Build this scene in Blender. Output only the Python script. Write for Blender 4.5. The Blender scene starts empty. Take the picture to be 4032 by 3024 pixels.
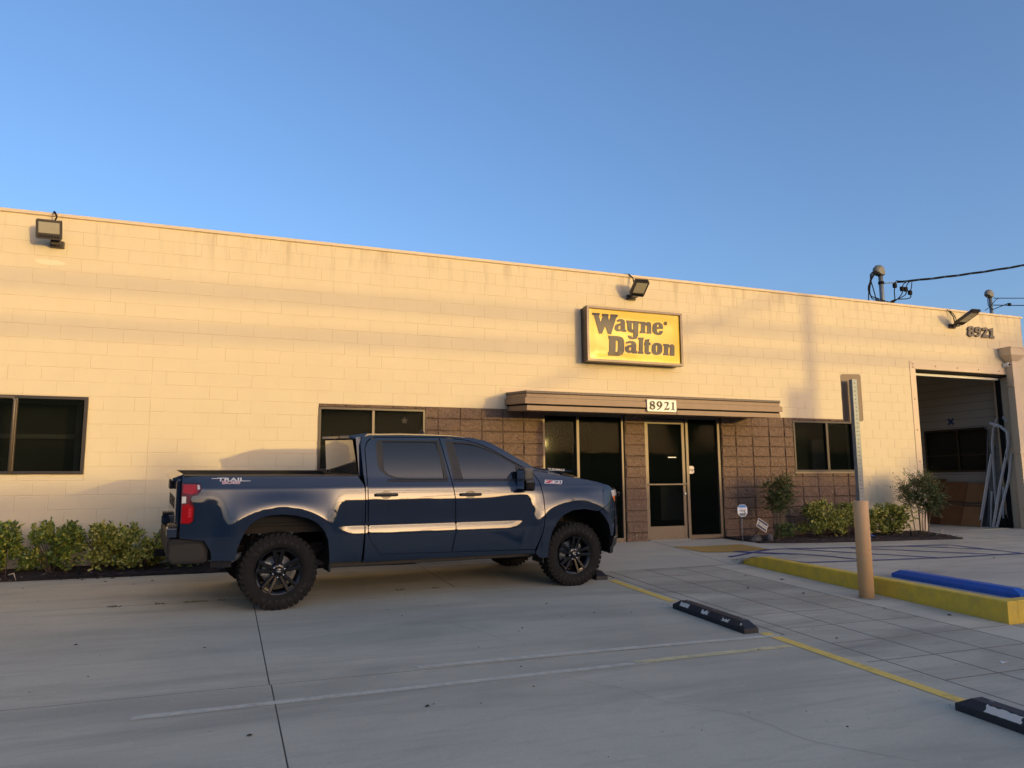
import bpy, bmesh, math, random
from mathutils import Vector, Matrix
from mathutils.geometry import delaunay_2d_cdt
R = math.radians
random.seed(7)
scene = bpy.context.scene
COL = scene.collection

# ------------------------------------------------------------------ camera
cam_d = bpy.data.cameras.new('camera'); cam = bpy.data.objects.new('camera', cam_d); COL.objects.link(cam)
scene.camera = cam
cam_d.sensor_width = 36.0; cam_d.sensor_fit = 'HORIZONTAL'; cam_d.lens = 26.07
cam_d.clip_start = 0.05; cam_d.clip_end = 3000
_pi, _ro, _ya = R(7.555), R(-0.423), R(21.287)
_f = Vector((math.sin(_ya)*math.cos(_pi), math.cos(_ya)*math.cos(_pi), math.sin(_pi)))
_r = Vector((math.cos(_ya), -math.sin(_ya), 0)); _u = _r.cross(_f)
_r2 = _r*math.cos(_ro)+_u*math.sin(_ro); _u2 = _u*math.cos(_ro)-_r*math.sin(_ro)
cam.matrix_world = Matrix(((_r2.x, _u2.x, -_f.x, 3.078), (_r2.y, _u2.y, -_f.y, -12.206), (_r2.z, _u2.z, -_f.z, 1.102), (0, 0, 0, 1)))

# ------------------------------------------------------------------ light
SUN_AZ, SUN_EL = R(23.3), R(2.95)          # azimuth from -Y towards +X
world = bpy.data.worlds.new('World'); scene.world = world; world.use_nodes = True
wn = world.node_tree.nodes; wl = world.node_tree.links; wn.clear()
sky = wn.new('ShaderNodeTexSky'); sky.sky_type = 'NISHITA'; sky.sun_disc = False
sky.sun_elevation = SUN_EL; sky.sun_rotation = math.pi-SUN_AZ
sky.altitude = 60; sky.air_density = 0.7; sky.dust_density = 3.5; sky.ozone_density = 2.3
bg = wn.new('ShaderNodeBackground'); bg.inputs['Strength'].default_value = 0.15
wo = wn.new('ShaderNodeOutputWorld'); 
tint = wn.new('ShaderNodeMix'); tint.data_type = 'RGBA'; tint.blend_type = 'MULTIPLY'; tint.inputs[0].default_value = 1.0
tint.inputs[7].default_value = (1.06, .95, .955, 1)          # camera white balance, the same over the whole sky
wl.new(sky.outputs[0], tint.inputs[6]); wl.new(tint.outputs[2], bg.inputs[0]); wl.new(bg.outputs[0], wo.inputs[0])
sun_d = bpy.data.lights.new('sun', 'SUN'); sun_d.energy = 0.43; sun_d.angle = R(0.75); sun_d.color = (1.0, 0.73, 0.23)
sun = bpy.data.objects.new('sun', sun_d); COL.objects.link(sun)
SUND = Vector((math.sin(SUN_AZ)*math.cos(SUN_EL), -math.cos(SUN_AZ)*math.cos(SUN_EL), math.sin(SUN_EL)))
sun.rotation_euler = SUND.to_track_quat('Z', 'Y').to_euler()
scene.view_settings.view_transform = 'Standard'; scene.view_settings.look = 'None'
scene.view_settings.exposure = 2.1; scene.view_settings.gamma = 1.0
scene.view_settings.use_curve_mapping = False
scene.render.engine = 'CYCLES'
try: scene.cycles.max_bounces = 8
except Exception: pass

# ------------------------------------------------------------------ materials
MATS = {}
def mat(name, col, rough=.6, metal=0., spec=.5, noise=None, bump=None, coat=0., coords='Object', emit=None, island=None, ior=None):
    """noise=(scale, amount, dark colour); bump=(scale, strength, distance)"""
    if name in MATS: return MATS[name]
    m = bpy.data.materials.new(name); m.use_nodes = True; nt = m.node_tree; N, L = nt.nodes, nt.links
    p = N['Principled BSDF']; p.inputs['Base Color'].default_value = (*col, 1)
    p.inputs['Roughness'].default_value = rough; p.inputs['Metallic'].default_value = metal
    p.inputs['Specular IOR Level'].default_value = spec
    if ior: p.inputs['IOR'].default_value = ior
    if coat: p.inputs['Coat Weight'].default_value = coat; p.inputs['Coat Roughness'].default_value = .015
    tc = N.new('ShaderNodeTexCoord'); src = tc.outputs['Object' if coords == 'World' else coords]
    if coords == 'World':
        g = N.new('ShaderNodeNewGeometry'); src = g.outputs['Position']
    if noise:
        t = N.new('ShaderNodeTexNoise'); t.inputs['Scale'].default_value = noise[0]; t.inputs['Detail'].default_value = 5; t.inputs['Roughness'].default_value = .62
        L.new(src, t.inputs['Vector'])
        rm = N.new('ShaderNodeMapRange'); rm.inputs[1].default_value = .32; rm.inputs[2].default_value = .68; L.new(t.outputs[0], rm.inputs[0]); rm.inputs[3].default_value = 0; rm.inputs[4].default_value = noise[1]
        mx = N.new('ShaderNodeMix'); mx.data_type = 'RGBA'; mx.inputs[6].default_value = (*col, 1); mx.inputs[7].default_value = (*noise[2], 1)
        L.new(rm.outputs[0], mx.inputs[0]); L.new(mx.outputs[2], p.inputs['Base Color'])
    if island:
        g2 = N.new('ShaderNodeNewGeometry'); cr = N.new('ShaderNodeValToRGB')
        cr.color_ramp.elements[0].color = (*island[0][1], 1); cr.color_ramp.elements[0].position = island[0][0]
        cr.color_ramp.elements[1].color = (*island[-1][1], 1); cr.color_ramp.elements[1].position = island[-1][0]
        for q, cc in island[1:-1]:
            e = cr.color_ramp.elements.new(q); e.color = (*cc, 1)
        L.new(g2.outputs['Random Per Island'], cr.inputs[0]); L.new(cr.outputs[0], p.inputs['Base Color'])
    if bump:
        t = N.new('ShaderNodeTexNoise'); t.inputs['Scale'].default_value = bump[0]; t.inputs['Detail'].default_value = 6; t.inputs['Roughness'].default_value = .6
        L.new(src, t.inputs['Vector']); b = N.new('ShaderNodeBump'); b.inputs['Strength'].default_value = bump[1]; b.inputs['Distance'].default_value = bump[2]
        L.new(t.outputs[0], b.inputs['Height']); L.new(b.outputs[0], p.inputs['Normal'])
    MATS[name] = m
    return m

def concrete(name, c1, c2, c3, stretch=(1, 1, 1), tint=None):
    """weathered slab: broad soft patches, streaks, fine grain and small pits, all in world space"""
    m = bpy.data.materials.new(name); m.use_nodes = True; N, L = m.node_tree.nodes, m.node_tree.links
    p = N['Principled BSDF']; p.inputs['Roughness'].default_value = .78; p.inputs['Specular IOR Level'].default_value = .35
    g = N.new('ShaderNodeNewGeometry')
    def nz(scale, det, vec=None, dist=0, lo=.35, hi=.65):
        t = N.new('ShaderNodeTexNoise'); t.inputs['Scale'].default_value = scale; t.inputs['Detail'].default_value = det
        t.inputs['Roughness'].default_value = .6; t.inputs['Distortion'].default_value = dist
        L.new(vec or g.outputs['Position'], t.inputs['Vector'])
        r = N.new('ShaderNodeMapRange'); r.inputs[1].default_value = lo; r.inputs[2].default_value = hi; L.new(t.outputs[0], r.inputs[0]); return r.outputs[0]
    mp = N.new('ShaderNodeMapping'); mp.inputs['Scale'].default_value = (.35, 1.6, 1); L.new(g.outputs['Position'], mp.inputs[0])
    mp2 = N.new('ShaderNodeMapping'); mp2.inputs['Scale'].default_value = (1, 6, 1); mp2.inputs['Rotation'].default_value = (0, 0, .05); L.new(g.outputs['Position'], mp2.inputs[0])
    def mix(f, a, b, mode='MIX'):
        x = N.new('ShaderNodeMix'); x.data_type = 'RGBA'; x.blend_type = mode
        for s, v in ((0, f), (6, a), (7, b)):
            if hasattr(v, 'is_linked'): L.new(v, x.inputs[s])
            else: x.inputs[s].default_value = v if s == 0 else (*v, 1)
        return x.outputs[2]
    def mul(a, k):
        x = N.new('ShaderNodeMath'); x.operation = 'MULTIPLY'; L.new(a, x.inputs[0]); x.inputs[1].default_value = k; return x.outputs[0]
    base = mix(nz(.55, 4, None, .6), c1, c2)
    base = mix(mul(nz(1.1, 5, mp.outputs[0], .8, .46, .72), .8), base, c3)
    base = mix(mul(nz(2.0, 6, mp2.outputs[0], .5, .5, .75), .38), base, c3)
    base = mix(mul(nz(55, 3, None, 0, .3, .7), .16), base, (c3[0]*.7, c3[1]*.7, c3[2]*.7))
    base = mix(mul(nz(14, 2, None, 0, .70, .78), .35), base, (c3[0]*.45, c3[1]*.45, c3[2]*.45))
    base = mix(mul(nz(7, 6, None, 1.5, .62, .8), .35), base, tuple(min(1, v*1.3) for v in c1))
    if tint: base = mix(.25, base, tint)
    L.new(base, p.inputs['Base Color'])
    t = N.new('ShaderNodeTexNoise'); t.inputs['Scale'].default_value = 90; t.inputs['Detail'].default_value = 5; L.new(g.outputs['Position'], t.inputs['Vector'])
    b = N.new('ShaderNodeBump'); b.inputs['Strength'].default_value = .35; b.inputs['Distance'].default_value = .004; L.new(t.outputs[0], b.inputs['Height']); L.new(b.outputs[0], p.inputs['Normal'])
    return m

def paint_on_concrete(name, col, wear, lo=.12, hi=.97):
    """worn road paint: alpha broken by noise so the slab shows through"""
    m = bpy.data.materials.new(name); m.use_nodes = True; N, L = m.node_tree.nodes, m.node_tree.links
    p = N['Principled BSDF']; p.inputs['Roughness'].default_value = .7; p.inputs['Base Color'].default_value = (*col, 1)
    g = N.new('ShaderNodeNewGeometry'); t = N.new('ShaderNodeTexNoise'); t.inputs['Scale'].default_value = 5; t.inputs['Detail'].default_value = 9; t.inputs['Roughness'].default_value = .75
    L.new(g.outputs['Position'], t.inputs['Vector'])
    r = N.new('ShaderNodeMapRange'); r.inputs[1].default_value = wear-.12; r.inputs[2].default_value = wear+.12; L.new(t.outputs[0], r.inputs[0])
    r.inputs[3].default_value = lo; r.inputs[4].default_value = hi
    L.new(r.outputs[0], p.inputs['Alpha'])
    return m

M_WALL = mat('wall_paint_cream', (.74, .615, .41), .85, spec=.2, noise=(1.3, .5, (.685, .56, .365)), bump=(160, .35, .004), coords='World')
def weather_wall(m):
    N, L = m.node_tree.nodes, m.node_tree.links; p = N['Principled BSDF']; src = p.inputs['Base Color'].links[0].from_socket
    g = N.new('ShaderNodeNewGeometry'); mp = N.new('ShaderNodeMapping'); mp.inputs['Scale'].default_value = (7, 7, .9); L.new(g.outputs['Position'], mp.inputs[0])
    t = N.new('ShaderNodeTexNoise'); t.inputs['Scale'].default_value = 1; t.inputs['Detail'].default_value = 6; L.new(mp.outputs[0], t.inputs['Vector'])
    sp = N.new('ShaderNodeSeparateXYZ'); L.new(g.outputs['Position'], sp.inputs[0])
    def mr(sock, a, b, c=0., d=1.):
        r = N.new('ShaderNodeMapRange'); r.inputs[1].default_value = a; r.inputs[2].default_value = b; r.inputs[3].default_value = c; r.inputs[4].default_value = d; L.new(sock, r.inputs[0]); return r.outputs[0]
    def mul(a, b):
        x = N.new('ShaderNodeMath'); x.operation = 'MULTIPLY'; L.new(a, x.inputs[0]); L.new(b, x.inputs[1]); return x.outputs[0]
    streak = mul(mr(t.outputs[0], .52, .72), mr(sp.outputs['Z'], 4.3, 5.0, 0, .55))
    t2 = N.new('ShaderNodeTexNoise'); t2.inputs['Scale'].default_value = 3.5; t2.inputs['Detail'].default_value = 6; L.new(g.outputs['Position'], t2.inputs['Vector'])
    base = mul(mr(t2.outputs[0], .35, .65), mr(sp.outputs['Z'], .45, -.05, 0, .6))
    t3 = N.new('ShaderNodeTexNoise'); t3.inputs['Scale'].default_value = 1.7; t3.inputs['Detail'].default_value = 8; t3.inputs['Roughness'].default_value = .7; L.new(g.outputs['Position'], t3.inputs['Vector'])
    patch = mr(t3.outputs[0], .60, .70, 0, .28)
    for f, c in ((streak, (.42, .31, .19, 1)), (base, (.33, .27, .19, 1)), (patch, (.78, .665, .46, 1))):
        x = N.new('ShaderNodeMix'); x.data_type = 'RGBA'; L.new(f, x.inputs[0]); L.new(src, x.inputs[6]); x.inputs[7].default_value = c; src = x.outputs[2]
    L.new(src, p.inputs['Base Color'])
weather_wall(M_WALL)
M_JOINT = mat('joint_paint_cream', (.68, .545, .36), .9, spec=.1, coords='World', bump=(60, .4, .004))
M_TRIM = mat('trim_paint_cream', (.70, .54, .36), .55, noise=(4, .25, (.62, .48, .31)))
M_SPLIT = mat('split_face_brown', (.235, .16, .115), .95, spec=.1, noise=(26, .8, (.125, .083, .06)), bump=(24, 1.0, .035), coords='World')
M_SPLITJ = mat('split_face_joint', (.095, .065, .048), .95, spec=.1)
M_BRONZE = mat('bronze_anodised', (.055, .046, .040), .38, metal=.55, noise=(30, .4, (.035, .03, .027)))
M_BRONZEL = mat('bronze_anodised_light', (.155, .12, .088), .45, metal=.35, noise=(22, .4, (.10, .078, .058)))
M_GLASS = mat('tinted_glass', (.004, .006, .005), .03, spec=.04, ior=1.45)
M_GLASS.node_tree.nodes['Principled BSDF'].inputs['Alpha'].default_value = .50
M_GLASSF = mat('tinted_glass_far', (.007, .010, .008), .03, spec=.03, ior=1.45)
M_CANOPY = mat('canopy_brown_metal', (.31, .20, .12), .55, noise=(6, .5, (.24, .155, .095)))
M_CANOPYT = mat('canopy_cap_brown', (.13, .095, .07), .6, noise=(30, .7, (.24, .18, .13)))
M_DARK = mat('matte_black', (.01, .01, .01), .9, spec=.2)
M_ASPH = mat('asphalt', (.05, .05, .052), .95, noise=(1.5, .5, (.07, .068, .065)), bump=(120, .4, .004), coords='World')
M_CONC = concrete('concrete_slab', (.56, .515, .385), (.46, .43, .325), (.33, .31, .24))
M_CONCW = concrete('concrete_walk', (.54, .50, .38), (.44, .41, .315), (.27, .25, .195))
M_CONCP = concrete('concrete_pad', (.62, .57, .435), (.55, .51, .39), (.45, .415, .325))
M_CONCR = concrete('concrete_stall', (.58, .53, .405), (.48, .44, .34), (.32, .295, .235))
M_GRIME = mat('joint_grime', (.21, .195, .16), 1, spec=0)
M_GAP = mat('joint_dark', (.055, .052, .048), 1, spec=0)
M_YKERB = mat('kerb_yellow_paint', (.80, .53, .04), .65, noise=(6, .7, (.50, .34, .07)), bump=(50, .5, .008), coords='World')
M_YLINE = paint_on_concrete('line_paint_yellow', (.80, .56, .12), .34, .45, .98)
M_YFADE = paint_on_concrete('line_paint_faded_yellow', (.76, .66, .36), .45, .45, .8)
M_WFADE = paint_on_concrete('line_paint_faded_white', (.74, .70, .56), .45, .35, .65)
M_BLINE = paint_on_concrete('line_paint_blue', (.045, .07, .22), .38)
M_BLUE = mat('stop_blue_paint', (.010, .10, .44), .55, noise=(9, .45, (.012, .065, .30)))
M_RUB = mat('black_rubber', (.014, .014, .018), .62, noise=(20, .6, (.025, .025, .03)), bump=(60, .4, .003))
M_TAN = mat('bollard_tan_paint', (.72, .43, .20), .6, noise=(3, .3, (.64, .38, .18)), bump=(80, .3, .003))
M_GALV = mat('galvanised_steel', (.20, .22, .23), .5, metal=.35, noise=(16, .6, (.22, .24, .26)))
M_GALVB = mat('bright_steel_track', (.66, .70, .74), .28, metal=.4, noise=(20, .35, (.55, .6, .65)))
M_LAMP = mat('lamp_dark_bronze', (.07, .055, .045), .5, metal=.2, noise=(20, .4, (.045, .038, .032)))
M_LENS = mat('lamp_lens', (.42, .38, .27), .12, spec=.6, noise=(25, .4, (.33, .30, .22)))
M_WHITE = mat('white_enamel', (.80, .78, .70), .45)
M_MULCH = mat('dark_mulch', (.055, .035, .026), 1, noise=(30, .8, (.025, .017, .013)), bump=(60, 1, .03), coords='World')
M_CHIP = mat('mulch_chips', (.08, .05, .035), .9, island=[(0, (.03, .018, .013)), (.5, (.09, .045, .03)), (.8, (.13, .05, .035)), (1, (.26, .20, .14))])
M_STEM = mat('shrub_stem', (.13, .09, .06), .9, noise=(20, .6, (.08, .055, .035)))
M_CANE = mat('bamboo_cane', (.20, .15, .085), .8, noise=(20, .6, (.12, .085, .05)))
M_LEAFA = mat('leaf_green', (.05, .08, .02), .45, island=[(0, (.04, .075, .018)), (.4, (.12, .18, .03)), (.78, (.24, .29, .04)), (1, (.58, .50, .08))])
M_LEAFB = mat('leaf_green_yellow', (.1, .1, .02), .45, island=[(0, (.05, .08, .016)), (.3, (.20, .22, .03)), (.65, (.42, .42, .07)), (1, (.74, .60, .17))])
M_LEAFC = mat('leaf_fresh', (.1, .14, .02), .5, island=[(0, (.16, .20, .025)), (1, (.34, .35, .05))])
M_NAND = mat('nandina_leaf', (.05, .07, .02), .5, island=[(0, (.025, .045, .010)), (.5, (.06, .095, .018)), (.85, (.11, .12, .025)), (1, (.20, .06, .035))])
M_NANDF = mat('nandina_leaf_fresh', (.08, .13, .02), .5, island=[(0, (.05, .09, .012)), (1, (.11, .16, .025))])
M_PLY = mat('plywood_stained', (.30, .13, .05), .6, noise=(5, .6, (.20, .085, .035)))
M_IWALL = mat('interior_wall_paint', (.40, .365, .31), .9, bump=(60, .3, .003))

# ------------------------------------------------------------------ builders
def link(name, me, m=None, parent=None, loc=None):
    o = bpy.data.objects.new(name, me); COL.objects.link(o)
    if m is not None and me is not None and not me.materials: me.materials.append(m)
    if parent is not None: o.parent = parent
    if loc is not None: o.location = loc
    return o
def tag(o, label=None, cat=None, group=None, kind=None):
    if label: o['label'] = label
    if cat: o['category'] = cat
    if group: o['group'] = group
    if kind: o['kind'] = kind
    return o
def thing(name, label=None, cat=None, group=None, loc=(0, 0, 0), rot=(0, 0, 0), kind=None):
    o = bpy.data.objects.new(name, None); COL.objects.link(o); o.location = loc; o.rotation_euler = rot
    o.empty_display_size = .2
    return tag(o, label, cat, group, kind)

class MB:
    def __init__(s): s.v = []; s.f = []; s.sm = []
    def add(s, vs, fs, smooth=False):
        b = len(s.v); s.v += [tuple(v) for v in vs]
        for f in fs: s.f.append([b+i for i in f]); s.sm.append(smooth)
        return s
    def box(s, x0, x1, y0, y1, z0, z1, bev=0.):
        if bev <= 0:
            vs = [(x, y, z) for z in (z0, z1) for y in (y0, y1) for x in (x0, x1)]
            return s.add(vs, [(0, 2, 3, 1), (4, 5, 7, 6), (0, 1, 5, 4), (2, 6, 7, 3), (0, 4, 6, 2), (1, 3, 7, 5)])
        bm = bmesh.new(); bmesh.ops.create_cube(bm, size=1)
        for v in bm.verts: v.co = Vector(((x0+x1)/2+v.co.x*(x1-x0), (y0+y1)/2+v.co.y*(y1-y0), (z0+z1)/2+v.co.z*(z1-z0)))
        bmesh.ops.bevel(bm, geom=list(bm.edges), offset=min(bev, .45*min(x1-x0, y1-y0, z1-z0)), segments=2, affect='EDGES', profile=.6)
        bm.verts.index_update(); s.add([v.co.copy() for v in bm.verts], [[v.index for v in f.verts] for f in bm.faces]); bm.free(); return s
    def tube(s, pts, r, n=8, caps=True, smooth=True):
        pts = [Vector(p) for p in pts]; rs = r if isinstance(r, (list, tuple)) else [r]*len(pts)
        t0 = (pts[1]-pts[0]).normalized(); a = t0.orthogonal().normalized(); rings = []
        for i, p in enumerate(pts):
            t = (pts[min(i+1, len(pts)-1)]-pts[max(i-1, 0)]).normalized()
            a = (a-t*a.dot(t)).normalized(); b = t.cross(a)
            rings.append([p+(a*math.cos(2*math.pi*k/n)+b*math.sin(2*math.pi*k/n))*rs[i] for k in range(n)])
        vs = [v for rg in rings for v in rg]; fs = []
        for i in range(len(pts)-1):
            for k in range(n): fs.append((i*n+k, i*n+(k+1) % n, (i+1)*n+(k+1) % n, (i+1)*n+k))
        s.add(vs, fs, smooth)
        if caps: s.add(rings[0], [list(range(n))[::-1]]); s.add(rings[-1], [list(range(n))])
        return s
    def lathe(s, prof, c=(0, 0, 0), axis='Y', n=32, smooth=True):
        """prof: (axial, radius)"""
        vs = []; fs = []; m_ = len(prof)
        for k in range(n):
            a = 2*math.pi*k/n; ca, sa = math.cos(a), math.sin(a)
            for (h, r) in prof:
                p = {'Y': (r*ca, h, r*sa), 'Z': (r*ca, r*sa, h), 'X': (h, r*ca, r*sa)}[axis]
                vs.append((p[0]+c[0], p[1]+c[1], p[2]+c[2]))
        for k in range(n):
            for i in range(m_-1):
                a, b = k*m_+i, ((k+1) % n)*m_+i
                fs.append((a, a+1, b+1, b))
        return s.add(vs, fs, smooth)
    def prism(s, poly, holes, f0, f1):
        """2-D outline with holes extruded between two mappings f0(p)->3D and f1(p)->3D (f0 is the front)"""
        loops = [poly]+list(holes); pts = []; edges = []
        for L_ in loops:
            b = len(pts); pts += [Vector(p) for p in L_]; edges += [(b+i, b+(i+1) % len(L_)) for i in range(len(L_))]
        vo, _, fo, _, _, _ = delaunay_2d_cdt(pts, edges, [], 1, 1e-6)
        tri = []
        for f in fo:
            c = sum((vo[i] for i in f), Vector((0, 0)))/len(f)
            if inside(c, poly) and not any(inside(c, h) for h in holes): tri.append(list(f))
        s.add([f0(v) for v in vo], tri); s.add([f1(v) for v in vo], [t[::-1] for t in tri])
        for L_ in loops:
            n = len(L_)
            s.add([f0(p) for p in L_]+[f1(p) for p in L_], [(i, n+i, n+(i+1) % n, (i+1) % n) for i in range(n)])
        return s
    def mesh(s, name):
        me = bpy.data.meshes.new(name); me.from_pydata([tuple(v) for v in s.v], [], s.f)
        me.polygons.foreach_set('use_smooth', s.sm); me.validate(clean_customdata=False)
        bm = bmesh.new(); bm.from_mesh(me); bmesh.ops.remove_doubles(bm, verts=bm.verts, dist=1e-5); bmesh.ops.recalc_face_normals(bm, faces=bm.faces); bm.to_mesh(me); bm.free()
        return me
    def raw(s, name):
        me = bpy.data.meshes.new(name); me.from_pydata([tuple(v) for v in s.v], [], s.f); me.polygons.foreach_set('use_smooth', s.sm); me.update(); return me
    def build(s, name, m, parent=None, loc=None): return link(name, s.mesh(name), m, parent, loc)

def inside(p, poly):
    x, y = p[0], p[1]; r = False; n = len(poly); j = n-1
    for i in range(n):
        xi, yi = poly[i]; xj, yj = poly[j]
        if (yi > y) != (yj > y) and x < (xj-xi)*(y-yi)/(yj-yi)+xi: r = not r
        j = i
    return r
def text_obj(name, body, size, mtx, m, parent=None, extrude=.002, offset=0., shear=0., align='CENTER'):
    cu = bpy.data.curves.new(name, 'FONT'); cu.body = body; cu.size = size; cu.extrude = extrude; cu.offset = offset; cu.shear = shear
    cu.align_x = align; cu.align_y = 'CENTER'; cu.resolution_u = 3
    t = bpy.data.objects.new(name, cu); COL.objects.link(t); bpy.context.view_layer.update()
    me = bpy.data.meshes.new_from_object(t.evaluated_get(bpy.context.evaluated_depsgraph_get())); bpy.data.objects.remove(t); bpy.data.curves.remove(cu)
    me.transform(mtx); me.name = name
    me.materials.clear()
    return link(name, me, m, parent)
def catenary(a, b, sag, n=16):
    a, b = Vector(a), Vector(b)
    return [a.lerp(b, i/n)-Vector((0, 0, sag*4*(i/n)*(1-i/n))) for i in range(n+1)]
FRONT = Matrix.Rotation(R(90), 4, 'X')      # text that faces -Y

# ------------------------------------------------------------------ ground
def _sm(t): t = min(1, max(0, t)); return t*t*(3-2*t)
def H(x, y):
    P = -.057-.0032*x+.048*y
    if x < 8.2: return P
    pad = .2*y/2.35
    if x < 10.83: return pad if y > -2.35 else P
    ZR = .032*y-.006*(x-11)
    return pad+(ZR-pad)*max(_sm((x-10.83)/1.2), _sm((-y-2.0)/.5))
def sheet(name, x0, x1, y0, y1, m, parent=None, step=.5, lift=0., hf=H, skirt=.06, gap=.004, edge_in=.0):
    """a slab following the terrain, with a small rounded edge and skirt"""
    x0 += gap; x1 -= gap; y0 += gap; y1 -= gap
    nx = max(1, int(math.ceil((x1-x0)/step))); ny = max(1, int(math.ceil((y1-y0)/step)))
    e = .004
    xs = [x0, x0+e]+[x0+(x1-x0)*i/nx for i in range(1, nx)]+[x1-e, x1]
    ys = [y0, y0+e]+[y0+(y1-y0)*i/ny for i in range(1, ny)]+[y1-e, y1]
    X, Y = len(xs), len(ys); vs = []; fs = []
    for j, y in enumerate(ys):
        for i, x in enumerate(xs):
            ed = i in (0, X-1) or j in (0, Y-1)
            vs.append((x, y, hf(min(max(x, x0+.001), x1-.001), min(max(y, y0+.001), y1-.001))+lift-(.004 if ed else 0)))
    for j in range(Y-1):
        for i in range(X-1): a = j*X+i; fs.append((a, a+1, a+X+1, a+X))
    ring = [i for i in range(X)]+[j*X+X-1 for j in range(1, Y)]+[(Y-1)*X+i for i in range(X-2, -1, -1)]+[j*X for j in range(Y-2, 0, -1)]
    b = len(vs); vs += [(vs[i][0], vs[i][1], vs[i][2]-skirt) for i in ring]; n = len(ring)
    for k in range(n): fs.append((ring[k], b+k, b+(k+1) % n, ring[(k+1) % n]))
    me = bpy.data.meshes.new(name); me.from_pydata(vs, [], fs); me.materials.append(m); me.materials.append(M_GRIME)
    ncell = (X-1)*(Y-1); mi = []
    for k in range(len(fs)):
        if k >= ncell: mi.append(1)
        else: mi.append(1 if (k % (X-1) in (0, X-2) or k//(X-1) in (0, Y-2)) else 0)
    me.polygons.foreach_set('material_index', mi); me.update()
    return link(name, me, None, parent)
def strip(name, pts, w, m, lift=.004, parent=None, hf=H, step=.4):
    """painted line along a poly-line on the terrain"""
    mb = MB()
    for (ax, ay), (bx, by) in zip(pts, pts[1:]):
        L_ = math.hypot(bx-ax, by-ay); n = max(1, int(L_/step)); nx, ny = -(by-ay)/L_*w/2, (bx-ax)/L_*w/2
        vs = []
        for i in range(n+1):
            x, y = ax+(bx-ax)*i/n, ay+(by-ay)*i/n
            for s in (1, -1): X, Y = x+nx*s, y+ny*s; vs.append((X, Y, hf(X, Y)+lift))
        mb.add(vs, [(2*i, 2*i+1, 2*i+3, 2*i+2) for i in range(n)])
    me = mb.raw(name); o = link(name, me, m, parent); return o

# base ground: one sheet to the horizon, below everything
def HB(x, y):
    z = -.057-.0032*min(max(x, -30), 60)+.048*max(y, -17) if y < 0 else -.2
    if y < -17: z = -.057+.048*-17-.0032*min(max(x, -30), 60)
    return z-.07
xs = [-1500, -300, -80, -30, -12, -4, 2, 6, 10, 14, 18, 24, 36, 60, 120, 400, 1500]
ys = [-1500, -400, -120, -70, -50, -35, -25, -20, -17, -14, -10, -6, -3, 0, .5, 20, 80, 400, 1500]
g = [(x, y, HB(x, y)-(.0 if y < -12.9 else .03)) for y in ys for x in xs]; nX = len(xs)
me = bpy.data.meshes.new('ground'); me.from_pydata(g, [], [(j*nX+i, j*nX+i+1, (j+1)*nX+i+1, (j+1)*nX+i) for j in range(len(ys)-1) for i in range(nX-1)]); me.update()
tag(link('ground', me, M_ASPH), kind='structure')

lot = thing('parking_lot', kind='structure')
for (x0, x1, y0, y1) in ((-9, -3.4, -2.9, -.9), (-3.4, 3.455, -2.9, -.9), (3.455, 5.9, -2.9, -.9), (5.9, 8.2, -2.9, -.9),
                         (-9, -3.4, -6.22, -2.9), (-3.4, 3.47, -6.22, -2.9), (3.47, 8.22, -6.22, -2.9),
                         (-9, -3.4, -9.9, -6.22), (-3.4, 3.482, -9.9, -6.22), (3.482, 8.24, -9.9, -6.22),
                         (-9, -3.4, -14, -9.9), (-3.4, 3.49, -14, -9.9), (3.49, 8.24, -14, -9.9)):
    sheet('slab', x0, x1, y0, y1, M_CONC, lot, step=1.0, gap=.0015)
sheet('slab', 5.9, 8.2, -.9, -.05, M_CONC, lot, step=.5)
walk = thing('walkway', kind='structure')
cols = [(8.42, 9.02), (9.02, 9.63), (9.63, 10.22)]
rows = [-2.35, -2.97, -3.56, -4.15, -4.78, -5.41, -6.02, -6.62, -7.20, -7.78, -8.4, -9.0, -9.6, -10.2]
for x0, x1 in cols:
    for y1, y0 in zip(rows, rows[1:]): sheet('paving_tile', x0, x1, y0, y1, M_CONCW, walk, step=1.0, gap=.005)
for y1, y0 in ((-2.35, -2.9), (-2.9, -5.41), (-5.41, -7.2), (-7.2, -9.0), (-9.0, -10.2)): sheet('border_slab', 8.225, 8.42, y0, y1, M_CONCW, walk, step=1.2, gap=.004, hf=lambda x, y: -.057-.0032*x+.048*y)
for y1, y0 in ((-2.35, -6.62), (-6.62, -10.2)): sheet('gutter_slab', 10.22, 10.83, y0, y1, M_CONCP, walk, step=1.0, gap=.005)
pad = thing('entrance_pad', kind='structure')
for x0, x1 in ((8.2, 10.60), (10.60, 12.30)):
    sheet('slab', x0, x1, -2.35 if x1 < 11 else -1.98, -.01, M_CONCP, pad, step=.15, gap=.003)
sheet('slab', 10.60, 10.835, -2.35, -1.982, M_CONCP, pad, step=.12, gap=.0)
sheet('slab', 10.835, 10.985, -2.35, -1.982, M_CONCP, pad, step=.12, gap=.0, lift=-.02)
stall = thing('accessible_stall', kind='structure')
sheet('slab', 12.30, 15.2, -1.98, -.95, M_CONCR, stall, step=.2, gap=.001)
sheet('slab', 15.2, 17.3, -1.98, -1.0, M_CONCR, stall, step=.3, gap=.001)
sheet('slab', 17.3, 40, -1.98, 0.0, M_CONCR, stall, step=.8, gap=.001)
sheet('slab', 10.98, 15.2, -6.45, -1.98, M_CONCR, stall, step=.2, gap=.001)
sheet('slab', 15.2, 22, -6.45, -1.98, M_CONCR, stall, step=.6, gap=.001)
sheet('slab', 22, 40, -6.45, -1.98, M_CONCR, stall, step=2, gap=.001)
sheet('slab', 11.1, 40, -14, -6.62, M_CONCW, stall, step=1., gap=.003, hf=lambda x, y: -.057-.0032*x+.048*y)
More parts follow.
